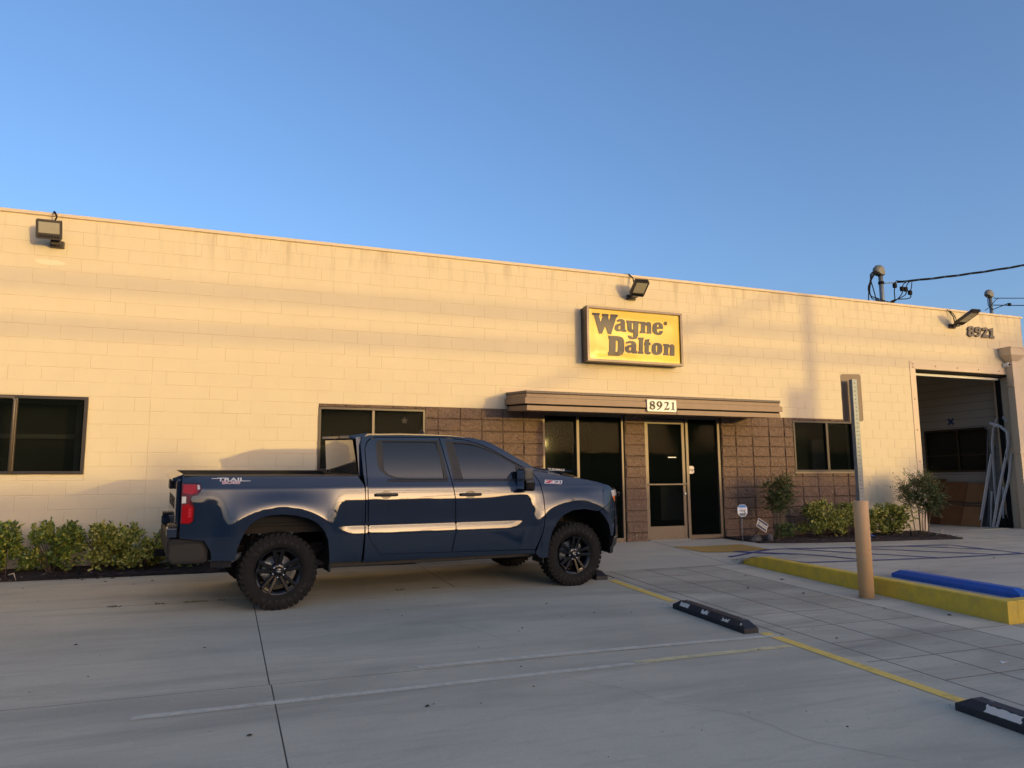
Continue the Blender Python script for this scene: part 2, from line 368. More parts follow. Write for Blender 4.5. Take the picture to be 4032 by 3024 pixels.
sheet('slab', 10.22, 11.1, -14, -10.2, M_CONCW, walk, step=1., gap=.003)
sheet('slab', 10.83, 11.1, -10.2, -6.62, M_CONCW, walk, step=1., gap=.003, hf=lambda x, y: -.057-.0032*x+.048*y)
# painted lines
tag(strip('painted_line', [(8.08, -3.05), (8.08, -4.52)], .115, M_YLINE), kind='structure')
tag(strip('painted_line', [(8.08, -6.1), (8.085, -8.28)], .115, M_YLINE), kind='structure')
tag(strip('painted_line', [(7.98, -6.58), (6.35, -6.59)], .085, M_YFADE, .0055), kind='structure')
tag(strip('painted_line', [(6.45, -6.62), (2.6, -6.66)], .075, M_WFADE, .0055), kind='structure')
tag(strip('painted_line', [(8.14, -6.24), (6.2, -6.175), (4.6, -6.16)], .075, M_WFADE, .0065), kind='structure')
blu = [[(10.95, -1.82), (11.838, -1.785), (13.136, -1.96), (15.58, -2.179), (15.6, -3.52), (13.689, -3.53), (11.159, -3.35), (11.0, -2.7)],
       [(11.30, -1.50), (12.099, -2.90), (12.30, -3.42)], [(12.2, -1.85), (12.70, -2.45), (13.65, -3.5)], [(13.35, -2.05), (14.1, -2.7), (15.02, -3.5)], [(14.6, -2.12), (15.55, -2.85)]]
for b_ in blu: tag(strip('painted_line', b_, .085, M_BLINE, .008, step=.15), kind='structure')

SIGN_GLYPHS=[('W', [(9.341, 4.201), (9.492, 4.202), (9.486, 4.159), (9.471, 4.156), (9.505, 4.031), (9.555, 4.15), (9.537, 4.152), (9.542, 4.196), (9.68, 4.199), (9.674, 4.158), (9.658, 4.154), (9.683, 4.067), (9.725, 4.155), (9.712, 4.157), (9.721, 4.199), (9.873, 4.202), (9.865, 4.156), (9.84, 4.15), (9.718, 3.816), (9.658, 3.817), (9.6, 3.969), (9.529, 3.815), (9.469, 3.813), (9.37, 4.154), (9.344, 4.156)], []), ('a', [(9.847, 4.092), (9.895, 4.119), (9.962, 4.124), (10.009, 4.103), (10.021, 4.068), (10.017, 3.929), (10.044, 3.925), (10.043, 3.885), (9.955, 3.879), (9.942, 3.897), (9.888, 3.882), (9.828, 3.889), (9.796, 3.926), (9.8, 3.98), (9.845, 4.019), (9.926, 4.043), (9.934, 4.068), (9.914, 4.076), (9.88, 4.064), (9.853, 4.071)], [[(9.925, 4.007), (9.884, 3.98), (9.874, 3.943), (9.889, 3.92), (9.923, 3.934)]]), ('y', [(10.054, 4.107), (10.184, 4.104), (10.18, 4.064), (10.164, 4.06), (10.164, 3.945), (10.194, 3.939), (10.201, 3.954), (10.202, 4.06), (10.187, 4.062), (10.192, 4.105), (10.332, 4.106), (10.328, 4.066), (10.311, 4.062), (10.295, 3.827), (10.256, 3.764), (10.167, 3.746), (10.1, 3.76), (10.071, 3.8), (10.074, 3.818), (10.153, 3.817), (10.155, 3.787), (10.179, 3.789), (10.189, 3.808), (10.196, 3.881), (10.158, 3.876), (10.09, 3.898), (10.071, 3.939), (10.071, 4.051), (10.055, 4.055)], []), ('n', [(10.343, 4.103), (10.46, 4.106), (10.463, 4.084), (10.523, 4.113), (10.571, 4.102), (10.59, 4.06), (10.588, 3.925), (10.586, 3.882), (10.484, 3.88), (10.485, 3.915), (10.495, 3.919), (10.499, 4.023), (10.479, 4.046), (10.457, 4.026), (10.447, 3.922), (10.463, 3.919), (10.462, 3.884), (10.332, 3.882), (10.334, 3.917), (10.357, 3.921), (10.366, 4.062), (10.341, 4.063)], []), ('e', [(10.616, 4.007), (10.632, 4.069), (10.69, 4.11), (10.774, 4.119), (10.836, 4.09), (10.852, 4.036), (10.847, 3.996), (10.713, 3.989), (10.711, 3.94), (10.731, 3.917), (10.755, 3.918), (10.765, 3.953), (10.845, 3.959), (10.837, 3.917), (10.793, 3.878), (10.722, 3.867), (10.653, 3.887), (10.616, 3.933)], [[(10.714, 4.023), (10.719, 4.063), (10.745, 4.083), (10.761, 4.066), (10.759, 4.025)]]), ('R', [(10.95, 4.11), (10.944, 4.091), (10.929, 4.076), (10.909, 4.069), (10.889, 4.073), (10.875, 4.086), (10.871, 4.105), (10.877, 4.124), (10.892, 4.139), (10.912, 4.146), (10.932, 4.142), (10.946, 4.129)], [[(10.94, 4.11), (10.936, 4.095), (10.924, 4.083), (10.909, 4.078), (10.895, 4.081), (10.884, 4.091), (10.881, 4.105), (10.885, 4.121), (10.897, 4.132), (10.912, 4.137), (10.926, 4.134), (10.937, 4.124)]]), ('r', [(10.897, 4.128), (10.915, 4.128), (10.926, 4.119), (10.919, 4.106), (10.928, 4.087), (10.917, 4.086), (10.909, 4.101), (10.905, 4.086), (10.895, 4.085)], []), ('D', [(9.663, 3.791), (9.885, 3.791), (9.952, 3.774), (9.988, 3.728), (9.99, 3.615), (9.984, 3.507), (9.948, 3.445), (9.874, 3.417), (9.646, 3.413), (9.648, 3.481), (9.668, 3.485), (9.678, 3.727), (9.661, 3.728)], [[(9.813, 3.709), (9.856, 3.705), (9.861, 3.667), (9.853, 3.523), (9.83, 3.488), (9.803, 3.49)]]), ('a', [(10.027, 3.683), (10.085, 3.717), (10.173, 3.722), (10.233, 3.702), (10.252, 3.655), (10.242, 3.54), (10.266, 3.529), (10.264, 3.484), (10.172, 3.481), (10.152, 3.498), (10.091, 3.483), (10.031, 3.503), (10.009, 3.544), (10.014, 3.598), (10.068, 3.631), (10.15, 3.648), (10.151, 3.67), (10.131, 3.679), (10.083, 3.668), (10.026, 3.662)], [[(10.142, 3.609), (10.101, 3.585), (10.086, 3.555), (10.106, 3.526), (10.14, 3.546)]]), ('l', [(10.294, 3.793), (10.415, 3.8), (10.409, 3.767), (10.399, 3.736), (10.385, 3.53), (10.401, 3.525), (10.397, 3.486), (10.283, 3.484), (10.285, 3.524), (10.307, 3.531), (10.317, 3.755), (10.293, 3.756)], []), ('t', [(10.446, 3.761), (10.538, 3.782), (10.529, 3.71), (10.563, 3.71), (10.562, 3.661), (10.523, 3.657), (10.516, 3.543), (10.529, 3.528), (10.56, 3.534), (10.558, 3.491), (10.499, 3.476), (10.445, 3.491), (10.43, 3.526), (10.44, 3.654), (10.421, 3.655), (10.422, 3.701), (10.439, 3.715)], []), ('o', [(10.584, 3.59), (10.596, 3.663), (10.647, 3.709), (10.71, 3.719), (10.779, 3.705), (10.815, 3.665), (10.817, 3.603), (10.808, 3.542), (10.764, 3.497), (10.693, 3.478), (10.624, 3.489), (10.587, 3.529)], [[(10.671, 3.607), (10.679, 3.656), (10.701, 3.672), (10.717, 3.652), (10.711, 3.561), (10.693, 3.529), (10.675, 3.54)]]), ('n', [(10.842, 3.705), (10.962, 3.708), (10.971, 3.686), (11.033, 3.712), (11.075, 3.699), (11.092, 3.657), (11.086, 3.527), (11.087, 3.484), (10.981, 3.483), (10.983, 3.521), (10.995, 3.638), (10.978, 3.656), (10.955, 3.636), (10.945, 3.525), (10.961, 3.52), (10.96, 3.486), (10.833, 3.485), (10.835, 3.521), (10.856, 3.526), (10.869, 3.668), (10.841, 3.668)], [])]
PLATE_GLYPHS=[('8', [(10.042, 2.395), (10.057, 2.42), (10.048, 2.445), (10.049, 2.476), (10.07, 2.501), (10.102, 2.507), (10.132, 2.503), (10.152, 2.479), (10.146, 2.452), (10.135, 2.438), (10.155, 2.421), (10.157, 2.394), (10.138, 2.364), (10.101, 2.352), (10.065, 2.358), (10.041, 2.373)], [[(10.08, 2.477), (10.096, 2.49), (10.116, 2.48), (10.123, 2.46), (10.11, 2.446), (10.089, 2.459)], [(10.072, 2.405), (10.093, 2.417), (10.118, 2.404), (10.125, 2.384), (10.107, 2.37), (10.081, 2.378)]]), ('9', [(10.186, 2.449), (10.191, 2.478), (10.213, 2.501), (10.247, 2.508), (10.28, 2.499), (10.303, 2.47), (10.304, 2.434), (10.284, 2.402), (10.252, 2.374), (10.22, 2.355), (10.197, 2.353), (10.194, 2.364), (10.226, 2.378), (10.258, 2.408), (10.227, 2.405), (10.199, 2.418)], [[(10.221, 2.459), (10.227, 2.479), (10.246, 2.489), (10.261, 2.469), (10.262, 2.442), (10.249, 2.426), (10.231, 2.432)]]), ('2', [(10.342, 2.472), (10.358, 2.495), (10.393, 2.504), (10.427, 2.497), (10.439, 2.475), (10.427, 2.443), (10.394, 2.406), (10.378, 2.383), (10.42, 2.384), (10.435, 2.389), (10.442, 2.399), (10.451, 2.397), (10.434, 2.356), (10.397, 2.358), (10.337, 2.353), (10.346, 2.368), (10.384, 2.41), (10.401, 2.446), (10.403, 2.474), (10.387, 2.483), (10.366, 2.479), (10.349, 2.467)], []), ('1', [(10.487, 2.483), (10.513, 2.49), (10.54, 2.504), (10.544, 2.501), (10.539, 2.374), (10.55, 2.365), (10.565, 2.363), (10.561, 2.352), (10.54, 2.358), (10.508, 2.359), (10.481, 2.353), (10.478, 2.361), (10.498, 2.366), (10.511, 2.377), (10.516, 2.464), (10.51, 2.477), (10.488, 2.479)], [])]
WALL_DIGITS=[('8', [(19.438, 4.633), (19.475, 4.688), (19.55, 4.711), (19.62, 4.698), (19.634, 4.647), (19.608, 4.6), (19.643, 4.551), (19.625, 4.49), (19.558, 4.453), (19.466, 4.455), (19.421, 4.499), (19.434, 4.559), (19.458, 4.583)], [[(19.528, 4.654), (19.57, 4.657), (19.569, 4.62), (19.523, 4.617)], [(19.516, 4.557), (19.566, 4.56), (19.559, 4.508), (19.51, 4.505)]]), ('9', [(19.676, 4.65), (19.734, 4.701), (19.808, 4.714), (19.877, 4.686), (19.877, 4.604), (19.844, 4.512), (19.766, 4.462), (19.684, 4.469), (19.668, 4.508), (19.732, 4.52), (19.773, 4.522), (19.793, 4.561), (19.716, 4.56), (19.669, 4.597)], [[(19.748, 4.647), (19.796, 4.65), (19.798, 4.606), (19.748, 4.602)]]), ('2', [(19.914, 4.651), (19.952, 4.698), (20.038, 4.715), (20.108, 4.694), (20.116, 4.642), (20.072, 4.579), (20.014, 4.531), (20.118, 4.53), (20.105, 4.459), (19.904, 4.459), (19.917, 4.509), (20.012, 4.598), (20.045, 4.645), (20.019, 4.655), (19.986, 4.644), (19.973, 4.618)], []), ('1', [(20.147, 4.667), (20.236, 4.703), (20.294, 4.715), (20.275, 4.518), (20.317, 4.516), (20.309, 4.457), (20.147, 4.46), (20.154, 4.514), (20.196, 4.517), (20.207, 4.644), (20.148, 4.63)], [])]
# ------------------------------------------------------------------ building
bld = thing('building', 'long low cream block building with a brown stone entrance bay and open roll up door', 'building')
HC = .2032; TOP = 5.03; X0W, X1W = -6.0, 21.36
BX0, BX1, BZ = 4.49, 15.87, TOP-13*HC
OPEN = [(-.75, 1.232, 1.262, 2.372), (17.62, 20.75, -.5, 3.59)]
BOPEN = [(4.49, 6.25, 1.30, 2.335), (8.425, 10.09, -.5, 2.5), (10.53, 12.27, -.5, 2.5), (14.07, 15.69, 1.27, 2.335)]
def cut(rects, holes):
    for (a0, a1, b0, b1) in holes:
        out = []
        for (x0, x1, z0, z1) in rects:
            if x1 <= a0 or x0 >= a1 or z1 <= b0 or z0 >= b1: out.append((x0, x1, z0, z1)); continue
            if x0 < a0: out.append((x0, a0, z0, z1))
            if x1 > a1: out.append((a1, x1, z0, z1))
            m0, m1 = max(x0, a0), min(x1, a1)
            if z0 < b0: out.append((m0, m1, z0, b0))
            if z1 > b1: out.append((m0, m1, b1, z1))
        rects = out
    return [r for r in rects if r[1]-r[0] > .02 and r[3]-r[2] > .02]
allh = OPEN+BOPEN+[(BX0, BX1, -1, BZ)]
# solid wall core behind the blocks
core = MB()
cells = cut([(X0W, X1W, -.7, TOP)], OPEN+BOPEN)
def core_box(r, y0, y1):
    core.box(r[0], r[1], y0, y1, r[2], r[3])
for r in cells: core_box(r, .003, .19)
co = core.build('wall', M_JOINT, bld)
# blocks, running bond, control joint at 2.038
blocks = []
for l in range(0, 28):
    z1 = TOP-l*HC; z0 = z1-HC; off = 0 if l % 2 == 0 else .2032
    k = -16
    while k*.4064+off < X1W:
        x0 = k*.4064+off; x1 = x0+.4064; k += 1
        if x1 < X0W: continue
        segs = [(x0, min(x1, X1W), z0, z1)]
        if x0 < 2.038 < x1 and z1 < 3.6: segs = [(x0, 2.038, z0, z1), (2.038, x1, z0, z1)]
        for sgm in segs:
            blocks += cut([sgm], OPEN+[(BX0, BX1, -1, BZ)])
rb = random.Random(3)
BLK = {}
def block_bm(w, h, var):
    """face standing a few millimetres proud of the painted joint; some joints are filled flush with paint"""
    gl, gr, gb, gt = [((.0033, .004) if var >> k & 1 else (.0004, .0006)) for k in range(4)]
    y = -.0005*(var % 3)
    a = (gl[0], w-gr[0], gb[0], h-gt[0]); b = (a[0]+gl[1], a[1]-gr[1], a[2]+gb[1], a[3]-gt[1])
    vs = []
    for yy, q in ((.02, a), (.0028, a), (y, b)): vs += [(q[0], yy, q[2]), (q[1], yy, q[2]), (q[1], yy, q[3]), (q[0], yy, q[3])]
    return vs, [(0, 1, 5, 4), (1, 2, 6, 5), (2, 3, 7, 6), (3, 0, 4, 7), (4, 5, 9, 8), (5, 6, 10, 9), (6, 7, 11, 10), (7, 4, 8, 11), (8, 9, 10, 11)]
def filled(b):   # paint has filled the joints in places
    return False
vis = sorted(blocks, key=lambda b: (0 if b[2] > -.1 and b[1] > -.1 else 9e9)+math.hypot((b[0]+b[1])/2-3.08, 12.2))
near, rest = vis[:296], vis[296:]
for b_ in near:
    w, h, v = round(b_[1]-b_[0], 3), round(b_[3]-b_[2], 3), rb.choice((15, 15, 15, 7, 11, 13, 14, 5, 10, 6, 9, 12, 3, 4))
    if (w, h, v) not in BLK:
        vs, fs = block_bm(w, h, v); me = bpy.data.meshes.new('block'); me.from_pydata(vs, [], fs); me.materials.append(M_WALL); BLK[(w, h, v)] = me
    link('block', BLK[(w, h, v)], None, bld, (b_[0], 0, b_[2]))
mb = MB()
for b_ in rest:
    vs, fs = block_bm(b_[1]-b_[0], b_[3]-b_[2], rb.choice((15, 15, 15, 7, 11, 13, 14, 5, 10, 6, 9, 12, 3, 4))); mb.add([(v[0]+b_[0], v[1], v[2]+b_[2]) for v in vs], fs)
o = link('block_courses', mb.raw('block_courses'), M_WALL, bld); o['kind'] = 'stuff'
# patch of newer paint under the first lamp
MB().prism([(.42, 4.35), (.5, 4.37), (.72, 4.365), (.83, 4.33), (.78, 4.30), (.6, 4.285), (.48, 4.30)], [], lambda p: (p[0], -.0048, p[1]), lambda p: (p[0], .004, p[1])).build('paint_patch', mat('paint_patch_light', (.80, .68, .46), .8), bld)
# coping
MB().box(X0W, X1W+.03, -.03, .24, TOP-.005, TOP+.045, .006).build('coping', M_TRIM, bld)
for xx in (2.13, 2.75, 7.95, 8.2): MB().box(xx, xx+.012, -.033, -.028, TOP-.002, TOP+.04).build('coping_joint', M_WALL, bld)
# right return wall and roof deck
MB().box(X1W-.19, X1W, .19, 14, -.7, TOP-.005).build('side_wall', M_WALL, bld)
MB().box(X0W, X1W-.19, .19, 14, 4.55, 4.62).build('roof', M_GAP, bld)
# split face blocks, stack bond
SV = []
def split_mesh(seed):
    r_ = random.Random(seed); nx, nz = 10, 7; vs = []; fs = []; ux = [0, .035]+[.035+.93*i/8 for i in range(1, 8)]+[.965, 1]; uz = [0, .07]+[.07+.86*i/5 for i in range(1, 5)]+[.93, 1]
    hh = [[0]*(nz+1) for _ in range(nx+1)]
    for _ in range(7):
        a, b, c_, d_ = r_.uniform(-1, 1), r_.uniform(-1, 1), r_.uniform(.2, .8), r_.uniform(-.006, .007)
        for i in range(nx+1):
            for j in range(nz+1):
                if a*(i/nx-.5)+b*(j/nz-.5) > (c_-.5)*.8: hh[i][j] += d_
    for i in range(nx+1):
        for j in range(nz+1):
            e = 0 if i in (0, nx) or j in (0, nz) else 1
            jx = r_.uniform(-.028, .028)*e*(1 < i < nx-1); jz = r_.uniform(-.04, .04)*e*(1 < j < nz-1)
            vs.append((ux[i]+jx, .002-(.015+hh[i][j]+r_.uniform(-.004, .004))*e, uz[j]+jz))
    W_ = nz+1
    for i in range(nx):
        for j in range(nz):
            a = i*W_+j; fs += [(a, a+W_, a+W_+1), (a, a+W_+1, a+1)] if (i+j) % 2 else [(a, a+W_, a+1), (a+W_, a+W_+1, a+1)]
    b = len(vs); bl = [i*W_ for i in range(nx+1)]+[nx*W_+j for j in range(1, nz+1)]+[i*W_+nz for i in range(nx-1, -1, -1)]+[j for j in range(nz-1, 0, -1)]
    vs += [(vs[k][0], .03, vs[k][2]) for k in bl]; n = len(bl)
    fs += [(bl[k], b+k, b+(k+1) % n, bl[(k+1) % n]) for k in range(n)]
    me = bpy.data.meshes.new('split_face_block'); me.from_pydata(vs, [], fs); me.materials.append(M_SPLIT); return me
SV = [split_mesh(50+i) for i in range(9)]
bj = [4.49, 4.91, 5.30, 5.69, 6.08, 6.472, 6.868, 7.256, 7.65, 8.04, 8.425, 8.9, 9.4, 10.09, 10.53, 11, 11.6, 12.21, 12.61, 13.017, 13.437, 13.834, 14.24, 14.65, 15.06, 15.47, 15.87]
nb = 0
for x0, x1 in zip(bj, bj[1:]):
    for l in range(13, 26):
        z1 = TOP-l*HC; z0 = z1-HC
        for r in cut([(x0, x1, max(z0, -.16), z1)], BOPEN):
            g_ = .0038
            o = link('split_face_block', SV[rb.randrange(9)], None, bld, (r[0]+g_, 0, r[2]+g_)); o.scale = (r[1]-r[0]-2*g_, 1, r[3]-r[2]-2*g_); nb += 1
MB().box(BX0, BX1, .004, .03, -.4, BZ).build('split_face_backing', M_SPLITJ, bld) if False else None
bk = MB()
for r in cut([(BX0+.002, BX1-.002, -.4, BZ-.002)], BOPEN): bk.box(r[0], r[1], .001, .03, r[2], r[3])
bk.build('mortar_bed', M_SPLITJ, bld)

# windows ----------------------------------------------------------
def window(x0, x1, z0, z1, fw, mulls, y=0.01, fm=M_BRONZE, mm=M_BRONZE, mw=.045, sill=None):
    f = MB()
    f.box(x0, x1, y, y+.09, z1-fw, z1, .004).box(x0, x1, y, y+.09, z0, z0+fw, .004)
    f.box(x0, x0+fw, y+.0015, y+.088, z0+fw, z1-fw).box(x1-fw, x1, y+.0015, y+.088, z0+fw, z1-fw)
    fo = f.build('window', fm, bld)
    for mx_ in mulls: MB().box(mx_-mw/2, mx_+mw/2, y-.004, y+.08, z0+fw, z1-fw, .004).build('mullion', mm, fo)
    edges = [x0+fw]+list(mulls)+[x1-fw]
    for i, (a, b) in enumerate(zip(edges, edges[1:])):
        MB().box(a+.001+(mw/2 if i else 0), b-.001-(mw/2 if i < len(edges)-2 else 0), y+.045+.012*(i % 2), y+.05+.012*(i % 2), z0+fw, z1-fw).build('pane', M_GLASS, fo)
    return fo
w1 = window(-.75, 1.232, 1.262, 2.372, .045, [.335], y=-.035, mw=.055, mm=M_BRONZEL)
MB().tube([(.335, -.045, 1.27), (.335, -.045, 2.29), (.31, -.045, 2.335), (.25, -.045, 2.338), (-.6, -.045, 2.338)], .022, 8).build('rail', M_BRONZEL, w1)
def room(x0, x1, z0, z1, depth, extra=()):
    """dim space behind a tinted pane"""
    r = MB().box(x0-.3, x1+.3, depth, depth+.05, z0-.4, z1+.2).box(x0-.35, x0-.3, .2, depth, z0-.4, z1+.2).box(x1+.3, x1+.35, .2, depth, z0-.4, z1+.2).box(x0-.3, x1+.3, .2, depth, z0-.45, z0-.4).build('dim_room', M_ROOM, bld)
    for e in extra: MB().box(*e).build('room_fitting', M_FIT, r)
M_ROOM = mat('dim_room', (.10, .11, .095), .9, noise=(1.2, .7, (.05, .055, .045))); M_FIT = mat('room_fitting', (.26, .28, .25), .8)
room(-.75, 1.232, 1.26, 2.37, .8, [(.98, 1.06, .7, .76, .9, 2.5), (-.9, 1.5, .7, .755, 1.80, 1.87), (-1, 1.5, .5, .7, 2.33, 2.42)])
room(4.49, 6.25, 1.30, 2.335, .8, [(4.3, 5.2, .6, .7, 1.3, 1.75)])
room(14.07, 15.69, 1.275, 2.335, .9, [(15.3, 15.75, .8, .85, 1.0, 2.0), (15.1, 15.7, .35, .38, 2.285, 2.30)])
room(8.43, 10.08, .3, 2.38, 1.6, [(8.5, 9.3, 1.1, 1.4, .3, 1.1), (9.6, 9.64, 1.2, 1.25, .3, 2.4)])
room(10.53, 12.27, .3, 2.38, 1.9, [(10.9, 11.3, 1.5, 1.55, .3, 2.2), (11.6, 12.3, 1.2, 1.6, .3, 1.0)])
w2 = window(4.49, 6.25, 1.30, 2.335, .04, [5.37], y=-.02, mm=M_BRONZEL)
MB().prism([(5.90+(.07 if i % 2 == 0 else .03)*math.sin(R(36*i)), 2.14+(.07 if i % 2 == 0 else .03)*math.cos(R(36*i))) for i in range(10)], [], lambda p: (p[0], .020, p[1]), lambda p: (p[0], .023, p[1])).build('star_decal', mat('star_decal', (.05, .045, .035), .8), w2)
MB().box(4.44, 6.30, -.035, .03, 1.262, 1.30, .004).build('sill', M_BRONZEL, w2)
w3 = window(14.07, 15.69, 1.275, 2.335, .04, [14.96], y=-.02, mm=M_BRONZE, mw=.06)
MB().box(14.03, 15.73, -.04, .03, 1.235, 1.275, .004).build('sill', M_BRONZEL, w3)
# storefront side window
sf = bld
MB().box(8.425, 8.47, .02, .13, -.02, 2.39, .004).box(8.425, 10.09, .022, .128, 2.30, 2.385).box(8.47, 10.04, .022, .128, -.02, .07).box(10.035, 10.075, .02, .13, -.02, 2.39, .004).build('frame', M_BRONZEL, sf)
MB().box(9.10, 9.155, .015, .13, .07, 2.30, .004).build('mullion', M_BRONZEL, sf)
for a, b in ((8.472, 9.098), (9.157, 10.033)): MB().box(a, b, .07, .076, .072, 2.298).build('pane', M_GLASS, sf)
# entrance door with fixed sidelight
de = bld
MB().box(10.535, 10.575, .03, .17, -.01, 2.39).box(10.535, 12.27, .032, .168, 2.30, 2.388).box(11.46, 11.52, .03, .17, -.01, 2.30, .003).box(12.205, 12.262, .03, .17, -.01, 2.30, .003).box(11.52, 12.205, .035, .16, .0, .075).build('door_frame', M_BRONZEL, de)
dr = MB().box(10.578, 10.635, .06, .11, .012, 2.28, .004).box(11.385, 11.455, .06, .11, .012, 2.28, .004).box(10.635, 11.385, .062, .108, .012, .255).box(10.635, 11.385, .062, .108, 2.2, 2.28).build('door', M_BRONZEL, de)
MB().box(10.636, 11.384, .085, .091, .256, 2.199).build('pane', M_GLASS, dr)
MB().box(10.585, 11.45, .02, .058, 1.025, 1.058, .008).build('push_bar', M_BRONZEL, dr)
MB().lathe([(.06, 0), (.038, .0), (.038, .022), (.06, .022)], (11.42, .0, .863), 'Y', 14).build('lock', M_WHITE, dr)
MB().box(11.08, 11.265, .08, .084, 1.548, 1.568).build('notice', M_WHITE, dr)
MB().box(10.58, 11.46, .0, .11, -.008, .012).build('threshold', M_GALV, de)
MB().box(11.522, 12.203, .08, .086, .077, 2.30).build('sidelight_pane', M_GLASS, de)
oc = [(11.593+.072*math.cos(R(a)), 1.318+.076*math.sin(R(a))) for a in range(0, 360, 45)]
oc = [(11.593+x_, 1.318+z_) for x_, z_ in ((-.035, .074), (.035, .074), (.072, .04), (.055, 0), (.072, -.04), (.035, -.074), (-.035, -.074), (-.072, -.04), (-.055, 0), (-.072, .04))]
stk = MB().prism(oc, [], lambda p: (p[0], .074, p[1]), lambda p: (p[0], .079, p[1])).build('sticker', mat('sticker_pink', (.70, .58, .50), .6), de)
text_obj('sticker_text', 'ring', .06, Matrix.Translation((11.593, .072, 1.318)) @ FRONT, M_DARK, stk, .0006)
# door header soffit fill between canopy and frames
MB().box(8.2, 12.5, .0, .10, 2.388, 2.45).build('lintel', M_SPLITJ, bld)

# roll-up door opening
gd = bld
ss = lambda x, z: (x, z)
MB().prism([(17.495, -.1), (17.66, -.1), (17.66, 3.59), (17.495, 3.752)], [], lambda p: (p[0], -.012, p[1]), lambda p: (p[0], .0, p[1])).build('jamb_trim', M_TRIM, gd)
MB().prism([(17.503, 3.757), (17.665, 3.596), (20.74, 3.596), (20.93, 3.757)], [], lambda p: (p[0], -.012, p[1]), lambda p: (p[0], .0, p[1])).build('header_trim', M_TRIM, gd)
MB().box(20.745, 20.93, -.012, 0, -.1, 3.59).build('jamb_trim', M_TRIM, gd)
for p_ in [(17.6, 3.71), (18.3, 3.68), (19.0, 3.675), (19.7, 3.67), (20.4, 3.665), (17.575, 3.62), (17.575, 2.9), (17.575, 2.2), (17.575, 1.5), (17.575, .8), (20.83, 3.2), (20.83, 2.45), (20.83, 1.7), (20.83, .95), (20.83, .2)]:
    MB().lathe([(-.022, 0), (-.022, .012), (-.012, .018)], (p_[0], 0, p_[1]), 'Y', 8).build('bolt', M_CANOPY, gd)
MB().box(20.737, 20.7445, .0, .40, -.1, 3.59).build('jamb_reveal', M_TRIM, gd)
for z_ in (3.1, 2.6, 2.1, 1.6, 1.1, .6, .1):
    MB().lathe([(-.014, 0), (-.014, .014), (0, .02)], (20.737, .22, z_), 'X', 8).build('bolt', M_TRIM, gd)
MB().box(17.62, 17.66, .0, .2, -.1, 3.59).build('jamb_reveal', M_TRIM, gd)
MB().box(17.62, 20.737, .05, .2, 3.545, 3.59).build('header_reveal', M_DARK, gd)
# raised door: bottom section edge with weather strip
ds = MB().box(17.68, 20.70, .22, .28, 3.50, 3.78, .006).build('roll_up_door', M_GALVB, gd)
MB().box(17.70, 20.60, .17, .218, 3.475, 3.53, .006).build('bottom_rail', mat('door_rail_pale', (.7, .68, .6), .5), ds)
MB().box(20.66, 20.70, .20, .30, -.06, 3.5).build('door_track', M_DARK, gd)
MB().box(17.67, 17.70, .20, .30, -.06, 3.5).build('door_track', M_GALV, gd)
# workshop interior
shop = bld
SX = 20.93
MB().box(16.2, SX+.19, .19, 9, -.30, -.062).build('floor', M_CONCR, shop)
iw = MB()
WIN = (.80, 2.60, 1.28, 2.40)
for r in cut([(.40, 9, -.1, 4.5)], [WIN]): iw.box(SX, SX+.12, r[0], r[1], r[2], r[3])
iw.build('partition_wall', M_IWALL, shop)
# block joints drawn as real shallow courses on the partition
pj = MB()
for l in range(1, 22):
    z_ = l*HC
    for r in cut([(.42, 6, z_, z_+.006+.02)], [WIN]): pj.box(SX-.0015, SX+.001, r[0], r[1], z_, z_+.006)
pj.build('partition_joint', M_GAP, shop)['kind'] = 'stuff'
MB().box(16.2, SX, 8.9, 9, -.1, 4.5).build('back_wall', M_IWALL, shop)
MB().box(16.1, 16.2, .19, 9, -.1, 4.5).build('left_wall', M_IWALL, shop)
MB().box(16.1, SX+.2, .19, 9, 4.4, 4.5).build('ceiling', M_IWALL, shop)
wf = MB()
wf.box(SX-.02, SX+.03, .80, 2.60, 2.35, 2.40).box(SX-.02, SX+.03, .80, 2.60, 1.28, 1.33).box(SX-.018, SX+.028, .80, .85, 1.33, 2.35).box(SX-.018, SX+.028, 2.55, 2.6, 1.33, 2.35).box(SX-.018, SX+.028, 1.60, 1.66, 1.33, 2.35).box(SX-.017, SX+.027, .85, 2.55, 1.70, 1.73)
wfo = wf.build('inner_window', M_BRONZE, shop)
MB().box(SX+.005, SX+.01, .85, 1.60, 1.33, 2.35).box(SX+.005, SX+.01, 1.66, 2.55, 1.33, 2.35).build('inner_pane', M_GLASS, wfo)
bt = MB()
for a in (45, -45):
    c_, s_ = math.cos(R(a)), math.sin(R(a))
    q = [(-.11, -.028), (.11, -.028), (.11, .028), (-.11, .028)]
    q = [(1.78+x_*c_-z_*s_, 2.60+x_*s_+z_*c_) for x_, z_ in q]; yy = SX-.003-.001*(a > 0)
    bt.add([(yy, p[0], p[1]) for p in q], [(0, 1, 2, 3)])
link('tape_cross', bt.raw('tape_cross'), mat('tape_blue', (.02, .05, .16), .6), shop)

